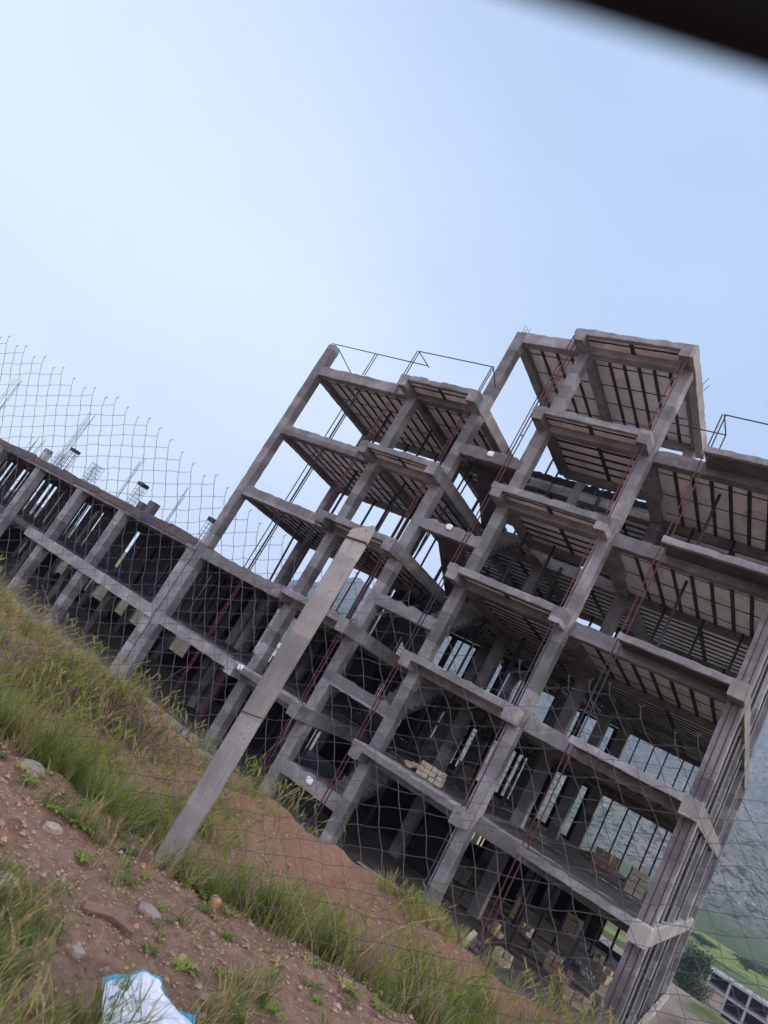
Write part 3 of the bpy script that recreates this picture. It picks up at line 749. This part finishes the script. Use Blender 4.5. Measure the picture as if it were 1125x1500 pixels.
# ------------------------------------------------------------------ roadside vegetation (nobody could count it)
gm = [blade_mat('green_grass', (.18,.255,.045), (.30,.36,.08)), blade_mat('yellow_grass', (.40,.345,.115), (.52,.44,.18)),
      blade_mat('dark_grass', (.105,.165,.035), (.17,.225,.05)), blade_mat('dry_grass', (.40,.30,.18), (.52,.42,.26))]
random.seed(5)
class Grass(MB):
    def blade(self, x, y, L, w, mi, lean=None, bend=None):
        z = ground_z(x, y)-.01; a = U(0, 6.283) if lean is None else lean+U(-.8,.8)
        bend = U(.15,.75) if bend is None else bend
        dx, dy = math.cos(a), math.sin(a); n = len(self.v)
        fa = U(0, 6.283); sx_, sy_ = math.cos(fa)*w/2, math.sin(fa)*w/2
        for t, ww in ((0,1),(.4,.85),(.75,.55)):
            r = bend*L*t*t; hz = L*t*(1-.35*bend*t)
            px, py, pz = x+dx*r, y+dy*r, z+hz
            self.v += [(px-sx_*ww,py-sy_*ww,pz),(px+sx_*ww,py+sy_*ww,pz)]
        r = bend*L; self.v.append((x+dx*r,y+dy*r,z+L*(1-.35*bend)))
        self.f += [(n,n+1,n+3,n+2),(n+2,n+3,n+5,n+4),(n+4,n+5,n+6)]; self.m += [mi]*3
    def ear(self, x, y, L, mi):
        """a bearded seed head on a stalk"""
        z = ground_z(x, y); a = U(0,6.283); dx, dy = math.cos(a)*.25*L, math.sin(a)*.25*L
        top = Vector((x+dx,y+dy,z+L)); self.tube([(x,y,z),(x+dx*.4,y+dy*.4,z+L*.6),tuple(top)], .0014, 3, mi)
        d = Vector((dx*1.5,dy*1.5,L*.35)).normalized()
        for i in range(12):
            t = i/12; p_ = top+d*(t*.07); o_ = Vector((U(-1,1),U(-1,1),U(-.3,1))).normalized()
            e = p_+(d*.7+o_*.45)*.045; s_ = d.cross(o_).normalized()*.0035; n = len(self.v)
            self.v += [tuple(p_-s_),tuple(p_+s_),tuple(e)]; self.f.append((n,n+1,n+2)); self.m.append(mi)
gr = Grass()
def patch(x, y): return nz(x,y,1.1,21)+.5*nz(x,y,2.7,22)
def clump(x, y, L, n, mi, r, mi2=None):
    ln = U(0,6.283); bd = U(.15,.6)
    for _ in range(n):
        a = U(0,6.283); q = r*math.sqrt(U(0,1)); m_ = mi if mi2 is None or U(0,1) < .7 else mi2
        gr.blade(x+q*math.cos(a), y+q*math.sin(a), L*U(.45,1.1), U(.003,.0075), m_, lean=a if U(0,1) < .5 else ln, bend=bd*U(.6,1.9))
# strip along and beyond the fence
for _ in range(15000):
    x = U(12.5,22.6); v = U(-.5,2.6); y = fence_y(x)+v; lv_ = ledge_v(x) if x > 19.4 else -.3+.35*ss(17.5,19.4,x)
    left = ss(19.8,17.0,x)
    if v < lv_-.02+.1*nz(x,y,3,3): continue
    w_ = v-lv_
    dens = .95*(1-.58*ss(.85,1.4,w_)*(1-.95*left))*(1+.8*left)*(.40+1.5*patch(x*1.2,y*1.2)+.3*ss(.6,.1,w_))
    if v > 1.35 and 16.9 < x < 19.6: dens *= .16
    if U(0,1) > dens: continue
    yel = nz(x,y,.8,31)+.4*ss(.6,1.5,w_)+.25*left
    r = U(0,1)
    mi = 1 if r < .27+.5*max(0,yel) else (2 if r < .5 else (3 if r > .95 else 0))
    clump(x, y, U(.17,.46)*(1-.5*ss(.7,1.5,w_)), random.randint(9,26), mi, U(.015,.06), 3 if U(0,1) < .16 else (2 if U(0,1) < .3 else None))
for _ in range(4200):
    x = U(13,22.6); v = U(-.05,2.5); y = fence_y(x)+v
    if x > 19.4 and v < ledge_v(x): continue
    if U(0,1) > .3+patch(x,y)+.3*ss(19.5,17,x): continue
    gr.ear(x, y, U(.25,.50)*(1-.5*ss(.9,1.5,v)), 1 if U(0,1) < .6 else 0)
# tufts on the near shelf
tufts = [(19.82,-17.86,.16,190),(19.93,-18.12,.30,800),(20.42,-18.33,.28,900),(20.50,-17.90,.12,300),(20.50,-17.13,.10,170),(20.60,-17.36,.12,260),(20.30,-18.65,.3,500),(20.62,-17.60,.07,90),
         (19.28,-17.05,.2,200),(18.95,-17.25,.2,110),(18.3,-17.35,.25,300),(19.6,-17.30,.10,50),(19.7,-16.7,.10,50),(20.1,-17.2,.12,35),(20.95,-16.9,.2,70),(21.3,-16.5,.2,60)]
for (tx, ty, r, n) in tufts:
    for _ in range(n//11):
        a = U(0,6.283); q = r*math.sqrt(U(0,1)); x = tx+q*math.cos(a); y = ty+q*math.sin(a); rr_ = U(0,1)
        clump(x, y, U(.09,.24), random.randint(6,17), 2 if rr_ < .45 else (0 if rr_ < .75 else (1 if rr_ < .9 else 3)), U(.01,.045), 3 if rr_ > .4 else None)
def rosette(x, y, L, n, mi):
    z = ground_z(x, y)
    for k in range(n):
        a = 6.283*k/n+U(-.3,.3); l = L*U(.6,1.1); w_ = l*U(.13,.2); d = Vector((math.cos(a),math.sin(a),0)); q = Vector((-d.y,d.x,0)); n0 = len(gr.v); c = Vector((x,y,z))
        for t, ww, h in ((.05,.3,.005),(.4,1,.35),(.75,.8,.40),(1.,.05,.28)):
            p_ = c+d*(l*t)+Vector((0,0,h*l*U(.8,1.2))); gr.v += [tuple(p_-q*w_*ww),tuple(p_+q*w_*ww)]
        gr.f += [(n0,n0+1,n0+3,n0+2),(n0+2,n0+3,n0+5,n0+4),(n0+4,n0+5,n0+7,n0+6)]; gr.m += [mi]*3
for _ in range(130):
    x = U(17.6,21.8); v = U(-1.2,.1)+(ledge_v(x) if x > 19.5 else 0); rosette(x, fence_y(x)+v, U(.03,.09), random.randint(5,9), random.choice((0,2,2,1)))
for k in range(46):
    a = U(0,6.283); q = U(.09,.22); px_, py_ = 19.52+q*math.cos(a), -16.79+q*math.sin(a)
    if py_ < -16.83 and U(0,1) < .72: continue
    clump(px_, py_, U(.10,.30), random.randint(6,14), random.choice((0,0,1,2)), .03, 3)
for (x, y, L) in ((19.62,-16.72,.10),(19.72,-16.66,.12),(19.40,-16.95,.09),(19.25,-17.22,.11)): rosette(x, y, L, 9, 2)
# sparse short weeds and straw over the bare soil
for _ in range(9000):
    x = U(17.5,22.5); y = U(-18.6,-16.0)
    if patch(x*1.7,y*1.7) < .18: continue
    gr.blade(x, y, U(.02,.09), U(.002,.005), random.choice((0,1,2,3,3,3)), bend=U(.2,1.6))
tag(gr.build('grass', gm), kind='stuff')
# a tangle of dead brown brush on the berm
br = Grass()
for _ in range(5200):
    x = random.gauss(17.1,.42); y = fence_y(x)+random.gauss(1.75,.22)
    br.blade(x, y, U(.05,.16), U(.003,.006), 0, bend=U(.3,1.2))
tag(br.build('dead_brush', blade_mat('dead_brush', (.12,.07,.055), (.22,.14,.10), .15)), kind='stuff')
# long dry arching stalks
ds = MB()
for _ in range(34):
    x = U(16.3,18.6) if _ < 22 else U(20.4,21.6); v = U(.9,2.2) if _ < 22 else U(-.3,.8); y = fence_y(x)+v; z = ground_z(x,y); L = U(.35,.8); a = U(0,6.28); bd = U(.2,.9)
    ds.tube([(x+math.cos(a)*bd*L*t*t, y+math.sin(a)*bd*L*t*t, z+L*t*(1-.45*bd*t)) for t in (0,.25,.5,.75,1)], .002, 3)
tag(ds.build('dry_stalks', gm[3]), kind='stuff')
# pebbles and clods: uncountable
pb_ = MB()
for i in range(9000):
    x = U(18.3,22.2); v = U(-1.7,.1+ledge_v(x)) if U(0,1) < .8 else U(1.2,2.3); y = fence_y(x)+v; r = U(.003,.010)*(2.4 if U(0,1) < .06 else 1)
    n0 = len(pb_.v); z = ground_z(x,y)
    c = Vector((x,y,z+r*.2)); P6 = [Vector(q) for q in ((1,0,0),(-1,0,0),(0,1,0),(0,-1,0),(0,0,.8),(0,0,-.8))]
    pb_.v += [tuple(c+q*r*U(.6,1.3)) for q in P6]
    mi = random.choice((0,)*14+(1,1,2))
    for t in ((0,2,4),(2,1,4),(1,3,4),(3,0,4),(2,0,5),(1,2,5),(3,1,5),(0,3,5)): pb_.f.append(tuple(n0+k for k in t)); pb_.m.append(mi)
clod = plain('soil_clod', (.31,.19,.135), .95, .3, 20); gst = plain('grey_stone', (.24,.20,.175), .9, .3, 15); pst = plain('pale_stone', (.34,.27,.22), .9, .25, 15)
tag(pb_.build('gravel', [clod, gst, pst]), kind='stuff')
cld = MB(); random.seed(33)
for i in range(230):
    x = U(18.2,22.); v = U(-1.7,.1+ledge_v(x)) if i < 90 else U(1.2,2.4); y = fence_y(x)+v; r = U(.008,.020)
    cld.stone((x,y,ground_z(x,y)+r*.15), r*U(.7,1.3), r*U(.7,1.3), r*U(.5,.9), i*.37, 0 if U(0,1) < .93 else 1)
tag(cld.build('soil_clods', [clod, gst]), kind='stuff')
# single stones
for (x, y, rx, ry, rz, mt, lab, sd) in (
    (19.83,-16.62,.045,.035,.06,plain('orange_brick',(.36,.19,.12),.9,.25,18),'orange broken brick standing on the soil edge, right of the post foot',1),
    (19.93,-17.23,.075,.05,.028,gst,'flat grey stone lying on bare soil in the middle of the slope',2),
    (19.23,-17.36,.05,.06,.04,pst,'pale stone half sunk in weeds, left of the post foot',4),
    (19.72,-17.90,.07,.06,.05,pst,'large pale stone at the left edge of the slope',5),
    (18.70,-17.22,.09,.08,.055,gst,'grey boulder at the upper left beside the tall grass',6),
    (20.17,-17.83,.035,.03,.03,gst,'small dark grey stone just above the white sack',7),
    (20.05,-16.55,.022,.02,.018,pst,'little pale pebble right of the orange brick',8)):
    b = MB(); z = ground_z(x,y); b.stone((x,y,z+rz*.10), rx, ry, rz, sd)
    tag(b.build('stone', mt, origin=(x,y,z)), lab, 'stone')
b = MB(); z1 = ground_z(19.97,-17.55); z2 = ground_z(20.06,-17.36); b.tube([(19.90,-17.62,ground_z(19.9,-17.62)+.02),(19.98,-17.52,z1+.03),(20.06,-17.44,z2+.02)], .022, 7, r1=.016)
tag(b.build('driftwood', plain('old_wood',(.17,.105,.085),.9,.3,20), origin=(19.98,-17.52,z1)), 'short brown weathered log lying on the soil above the grass clump', 'log')
# crumpled white sack with a blue rim
sm, nt, bb = newmat('sack_woven_plastic'); uvn = pos(nt)
sk = mix(nt, noise_fac(nt, 30, 4, .6, uvn, .3, .7), (.48,.53,.62), (.60,.64,.72))
vs = N(nt, 'ShaderNodeTexVoronoi', feature='DISTANCE_TO_EDGE'); vs.inputs['Scale'].default_value = 16; nt.links.new(uvn, vs.inputs['Vector'])
vr = N(nt, 'ShaderNodeMapRange'); vr.inputs[1].default_value = .02; vr.inputs[2].default_value = .05; vr.inputs[3].default_value = .16; vr.inputs[4].default_value = 0; nt.links.new(vs.outputs['Distance'], vr.inputs[0])
nt.links.new(mix(nt, vr.outputs[0], sk, (.16,.18,.26)), bb.inputs['Base Color']); bb.inputs['Roughness'].default_value = .55
blue = plain('sack_blue_print', (.05,.27,.46), .5, .12, 20)
b = MB(); nu, nv = 26, 18
A0 = Vector((20.335,-17.83,0)); A1 = Vector((20.53,-17.53,0)); dn = Vector((.22,-.16,0))
for j in range(nv+1):
    for i in range(nu+1):
        u, v = i/nu, j/nv
        q = A0.lerp(A1, u)+dn*v+Vector((U(-1,1),U(-1,1),0))*.0015
        if u > .62: q += dn*(.32*(u-.62)/.38)*(1-v)
        zz = ground_z(q.x,q.y)+.035+.03*math.sin(u*3.0)+.012*nz(u*2.2,v*2.2,1.5,2)+.005*nz(u*7,v*4,1.,7)+.02*(1-v)
        b.v.append((q.x,q.y,zz))
for j in range(nv):
    for i in range(nu):
        a = j*(nu+1)+i; b.f.append((a,a+1,a+nu+2,a+nu+1)); u = i/nu
        edge_ = (j < 2 and (u < .2 or u > .55)) or (j < 1) or (j < 4 and u > .80)
        b.m.append(1 if edge_ else 0)
nb = len(b.v)
for k in range(nb):
    q = b.v[k]; b.v.append((q[0]+.004,q[1]+.006,q[2]-.022))
for (f_, mi_) in list(zip(b.f, b.m)):
    b.f.append(tuple(nb+k for k in reversed(f_))); b.m.append(mi_)
rim = [i for i in range(nu+1)]+[j*(nu+1)+nu for j in range(1,nv+1)]+[nv*(nu+1)+i for i in range(nu-1,-1,-1)]+[j*(nu+1) for j in range(nv-1,0,-1)]
for k in range(len(rim)):
    a, c = rim[k], rim[(k+1)%len(rim)]; b.f.append((a,nb+a,nb+c,c)); b.m.append(0)
tag(b.build('plastic_sack', [sm, blue], smooth=False, origin=(20.45,-17.7,.25)), 'crumpled white plastic sack with a blue rim lying in the near grass', 'sack')

# ------------------------------------------------------------------ the car window edge overhead (out of focus)
e0 = Vector((21.97095,-20.06605,1.67616)); e1 = Vector((22.01030,-20.04026,1.68602))
fw = -cb; ax = (e1-e0).normalized(); out = ax.cross(fw).normalized()
if out.dot(cu) < 0: out = -out
cf = thing('car_window_frame', e0, 'dark blurred upper edge of a car window very close overhead, in the top right corner', 'car window')
b = MB(); m0 = e0+out*.034-fw*.017; b.bar(m0-ax*.07, m0+ax*.17, .046, .034, up=tuple(fw), ch=.010, jit=0, step=.05)
b.build('frame_rail', plain('black_trim', (.012,.012,.018), .5, .1, 30), cf, smooth=True)
b = MB(); m1 = e0+out*.006-fw*.006; b.tube([m1-ax*.07, m1+ax*.05, m1+ax*.17], .006, 10)
b.build('rubber_seal', plain('rubber', (.010,.010,.016), .8, .1, 30), cf, smooth=True)

# ------------------------------------------------------------------ the town and the trees beyond
hm = [plain('cream_plaster',(.50,.42,.32),.9,.12,.6), plain('white_plaster',(.58,.56,.53),.9,.1,.6), plain('ochre_brick',(.40,.29,.19),.9,.15,.8), plain('grey_block',(.30,.28,.27),.9,.2,.8)]
hname = ['cream', 'white', 'ochre', 'grey']
pane = plain('dark_pane', (.03,.035,.04), .2, .3, 1, spec=.5)
roofm = plain('flat_roof', (.33,.30,.28), .95, .2, .5)
random.seed(11)
def house(az, d, w, dp, h, mi, rot, label):
    x = 22-d*math.sin(R(az)); y = -20+d*math.cos(R(az)); z = min(ground_z(x+a_, y+b_) for a_ in (-w/2,w/2) for b_ in (-dp/2,dp/2))-.2
    t = thing('house', (x,y,z), label, 'house', 'houses of the town beyond the building'); t.rotation_euler = (0,0,rot)
    def part(b, name, mat, par=t):
        me_ = bpy.data.meshes.new(name); me_.from_pydata(b.v, [], b.f); me_.materials.append(mat)
        o = bpy.data.objects.new(name, me_); C.objects.link(o); o.parent = par; return o
    b = MB(); b.box(-w/2,w/2,-dp/2,dp/2,0,h); part(b, 'wall', hm[mi])
    b = MB(); b.box(-w/2-.25,w/2+.25,-dp/2-.25,dp/2+.25,h,h+.22); ro = part(b, 'roof', roofm)
    b = MB(); b.box(-w/2-.1,w/2+.1,-dp/2-.1,-dp/2+.1,h+.22,h+.8); b.box(-w/2*.3,w/2*.35,0,dp/2*.7,h+.22,h+2.3); part(b, 'parapet', hm[mi], ro)
    nf = max(1, int(h//3.1)); nw = max(2, int(w//3.2))
    for f in range(nf):
        for k in range(nw):
            xc = -w/2+w*(k+.5)/nw+U(-.3,.3); ww = U(.55,1.0)
            b = MB(); b.box(xc-ww,xc+ww,-dp/2-.03,-dp/2+.08,f*3.1+1.0,f*3.1+2.4); part(b, 'window', pane)
        b = MB(); b.box(w/2-.08,w/2+.03,-1,.4,f*3.1+1.0,f*3.1+2.3); part(b, 'window', pane)
spots = [(12,96,2),(15.5,120,1),(18,150,2),(20.5,84,2),(23.5,100,3),(25,70,2),(27,128,3),(29,92,2),(31,160,3),(33,80,2),(35,110,2),(37.5,140,2),(40,88,1),(46,190,1),(52,210,1),(58,190,1),(9,130,1)]
bits = ['with a lower roof','standing nearer','standing farther off','with wide windows','half hidden by columns']
wherep = ['far right openings','right openings','middle openings','left openings','low left block']
order = ['first','second','third','fourth','fifth','sixth','seventh']
seen = {}
for (az, d, nf) in spots:
    mi = random.randrange(4)
    wi = 0 if az < 16 else 1 if az < 24 else 2 if az < 34 else 3 if az < 47 else 4
    key = (mi, wi); seen[key] = seen.get(key, 0)+1
    lab = '%s %s-storey house seen through the %s' % (hname[mi], ['','single','two','three'][nf], wherep[wi])
    lab += ', %s of that colour there' % order[seen[key]-1]
    house(az, d, U(9,15), U(8,11), nf*3.15, mi, R(az)*U(-.2,1.1)+U(-.2,.2), lab)

# the half-built block low on the right
hb = thing('half_built_house', (27,172,-22), 'distant half-built house with concrete frame and beige brick infill at the lower right corner', 'building')
x0, y0, zr = 20.6, 170.0, -13.4
pal = plain('far_concrete', (.30,.29,.29), .9, .15, .5); infill = plain('far_beige_infill', (.40,.31,.22), .9, .15, .6)
for i in range(5):
    for j in range(2):
        b = MB(); xx = x0+3.9*i; yy = y0+7*j; b.box(xx-.25, xx+.25, yy-.25, yy+.25, -23.5, zr-.02); b.build('column', pal, hb)
for k in range(4):
    z = zr-3.0*k; b = MB(); b.box(x0-.4, x0+16, y0-.35, y0+7.4, z-.42, z); b.build('floor_slab', pal, hb)
for (k, i0, i1) in ((1,0,1.05),(2,0,1.05),(2,2,3),(1,3,4)):
    z = zr-3.0*(k+0)-.42; b = MB(); b.box(x0+3.9*i0+.26, x0+3.9*i1-.26, y0+.0, y0+.2, z-2.58, z); b.build('brick_infill', infill, hb)
b = MB(); b.box(x0, x0+16, y0+6.6, y0+6.8, -23, zr-.5); b.build('rear_wall', M['dwall'], hb)
for i in range(26):
    xx = x0+U(0,15.8); b = MB(); b.tube([(xx,y0+U(-.2,.2),zr-.1),(xx+U(-.1,.1),y0,zr+U(.4,.9))], .03, 4); b.build('starter_bar', M['rebar'], hb)
# trees
lm = [blade_mat('tree_leaf_dark', (.022,.045,.016), (.05,.085,.028), .25), blade_mat('tree_leaf_light', (.06,.09,.03), (.10,.13,.045), .25)]
bark = plain('bark', (.09,.07,.055), .95, .3, 3)
def tree(x, y, h, w, label, nleaf=5200, grp='trees in the valley'):
    z = ground_z(x, y)-.1
    t = thing('broadleaf_tree', (x,y,z), label, 'tree', grp)
    b = MB(); b.tube([(x,y,z),(x+.1,y,z+h*.25),(x-.1,y+.1,z+h*.6)], w*.05, 7, r1=w*.02)
    for k in range(6):
        a = k*1.05; b.tube([(x,y,z+h*.25),(x+math.cos(a)*w*.18,y+math.sin(a)*w*.18,z+h*.5),(x+math.cos(a)*w*.34,y+math.sin(a)*w*.34,z+h*.7)], w*.02, 5, r1=w*.008)
    b.build('trunk', bark, t)
    b = MB(); cl = [(Vector((U(-1,1),U(-1,1),U(-1,1)))) for _ in range(26)]
    cl = [c for c in cl if c.length < 1.05]
    for i in range(nleaf):
        c = random.choice(cl); g = Vector((random.gauss(0,1),random.gauss(0,1),random.gauss(0,1))).normalized()*U(.35,1.25)*.34
        q = c*.72+g; p_ = Vector((x+q.x*w/2, y+q.y*w/2, z+h*.58+q.z*h*.42))
        s_ = .05*w*U(.35,.95)*.6; u = Vector((U(-1,1),U(-1,1),U(-1,1))).normalized()*s_; v_ = u.cross(Vector((U(-1,1),U(-1,1),U(-1,1)))).normalized()*s_*.7
        b.quad(tuple(p_-u), tuple(p_-v_), tuple(p_+u), tuple(p_+v_), 0 if U(0,1) < .65 else 1)
    b.build('crown', lm, t)
tree(17.2, 150, 11.5, 10, 'large dark green tree in the valley, touching the lower right edge of the building')
tree(20.3, 156, 7, 6, 'smaller dark tree directly right of the large dark tree, above the half-built house', 1600)
for i, (x, y, h, w) in enumerate(((30,350,4.5,15),(13,330,4,13),(40,380,4.5,17),(-6,200,8,8),(-30,170,8,7),(-45,120,7,7),(-70,100,7,6))):
    tree(x, y, h, w, ['bushy green tree on the field edge, straight above the half-built house','round green tree at the field edge behind the building corner','wide low green tree at the right end of the field','green tree among the houses behind the right bays','green tree among the houses behind the middle bays','green tree among the houses behind the left bays','green tree among the houses behind the low left block'][i], 1200)

# ------------------------------------------------------------------ air
b = MB(); b.box(-3300, 1900, -520, 3500, -60, 800)
hz, nt, bb = newmat('haze_air'); nt.nodes.remove(bb)
vol = N(nt, 'ShaderNodeVolumePrincipled'); vol.inputs['Color'].default_value = (.56,.70,.97,1); vol.inputs['Density'].default_value = HAZE_D if 'HAZE_D' in globals() else .00021
vol.inputs['Anisotropy'].default_value = .1
nt.links.new(vol.outputs[0], nt.nodes['Material Output'].inputs['Volume'])
tag(b.build('haze', hz), kind='stuff')

# ------------------------------------------------------------------ sky and sun
SUN_EL, SUN_AZ = 17.0, 72.0      # low, from the right (+X) and a little behind the building
w = bpy.data.worlds.new('World'); bpy.context.scene.world = w; w.use_nodes = True
nt = w.node_tree; bg = nt.nodes['Background']
sky = N(nt, 'ShaderNodeTexSky', sky_type='NISHITA'); sky.sun_disc = False
sky.sun_elevation = R(SUN_EL); sky.sun_rotation = R(SUN_AZ); sky.air_density = 1.0; sky.dust_density = 2.0; sky.ozone_density = 2.0; sky.altitude = 800
tc = N(nt, 'ShaderNodeTexCoord')
# thin high veil of cloud over the blue, whiter towards the left horizon
mp = N(nt, 'ShaderNodeMapping'); mp.inputs['Scale'].default_value = (1,1,2.2); nt.links.new(tc.outputs['Generated'], mp.inputs[0])
cl = noise_fac(nt, 1.5, 5, .45, mp.outputs[0], .30, .72)
dt = N(nt, 'ShaderNodeVectorMath', operation='DOT_PRODUCT'); nt.links.new(tc.outputs['Generated'], dt.inputs[0])
dv = Vector((-.9,.25,-.35)).normalized(); dt.inputs[1].default_value = dv
rg = N(nt, 'ShaderNodeMapRange'); rg.inputs[1].default_value = .22; rg.inputs[2].default_value = .88; rg.interpolation_type = 'SMOOTHSTEP'; nt.links.new(dt.outputs['Value'], rg.inputs[0])
ad = N(nt, 'ShaderNodeMath', operation='MULTIPLY_ADD'); ad.use_clamp = True; nt.links.new(cl, ad.inputs[0]); ad.inputs[1].default_value = .16
sm2 = N(nt, 'ShaderNodeMath', operation='MULTIPLY_ADD'); nt.links.new(rg.outputs[0], sm2.inputs[0]); sm2.inputs[1].default_value = .08; sm2.inputs[2].default_value = .80
nt.links.new(sm2.outputs[0], ad.inputs[2])
veil = mix(nt, ad.outputs[0], sky.outputs[0], mix(nt, rg.outputs[0], (5.3,6.9,9.4), (9.8,10.8,12.1)))
# bright patch added to the unseen sky behind the camera, lights the building fronts
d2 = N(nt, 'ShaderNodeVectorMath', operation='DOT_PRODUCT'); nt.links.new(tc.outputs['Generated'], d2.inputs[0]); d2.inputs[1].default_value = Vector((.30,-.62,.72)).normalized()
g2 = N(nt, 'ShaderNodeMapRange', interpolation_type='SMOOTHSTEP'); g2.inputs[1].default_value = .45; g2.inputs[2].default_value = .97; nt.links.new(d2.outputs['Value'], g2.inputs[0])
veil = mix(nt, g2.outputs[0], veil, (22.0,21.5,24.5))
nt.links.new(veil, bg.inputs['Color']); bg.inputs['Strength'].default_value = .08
sd = bpy.data.lights.new('Sun', 'SUN'); so = bpy.data.objects.new('Sun', sd); C.objects.link(so)
sd.energy = 1.9; sd.angle = R(11); sd.color = (1,.88,.76)
ra = R(SUN_AZ); sdir = Vector((math.sin(ra)*math.cos(R(SUN_EL)), math.cos(ra)*math.cos(R(SUN_EL)), math.sin(R(SUN_EL))))
so.rotation_euler = sdir.to_track_quat('Z', 'Y').to_euler()

sc = bpy.context.scene
sc.render.engine = 'CYCLES'
sc.cycles.use_denoising = True
sc.cycles.max_bounces = 6; sc.cycles.diffuse_bounces = 2; sc.cycles.glossy_bounces = 2; sc.cycles.transmission_bounces = 2; sc.cycles.transparent_max_bounces = 6; sc.cycles.volume_bounces = 1
sc.view_settings.view_transform = 'Standard'; sc.view_settings.look = 'None'; sc.view_settings.exposure = .42; sc.view_settings.gamma = 1
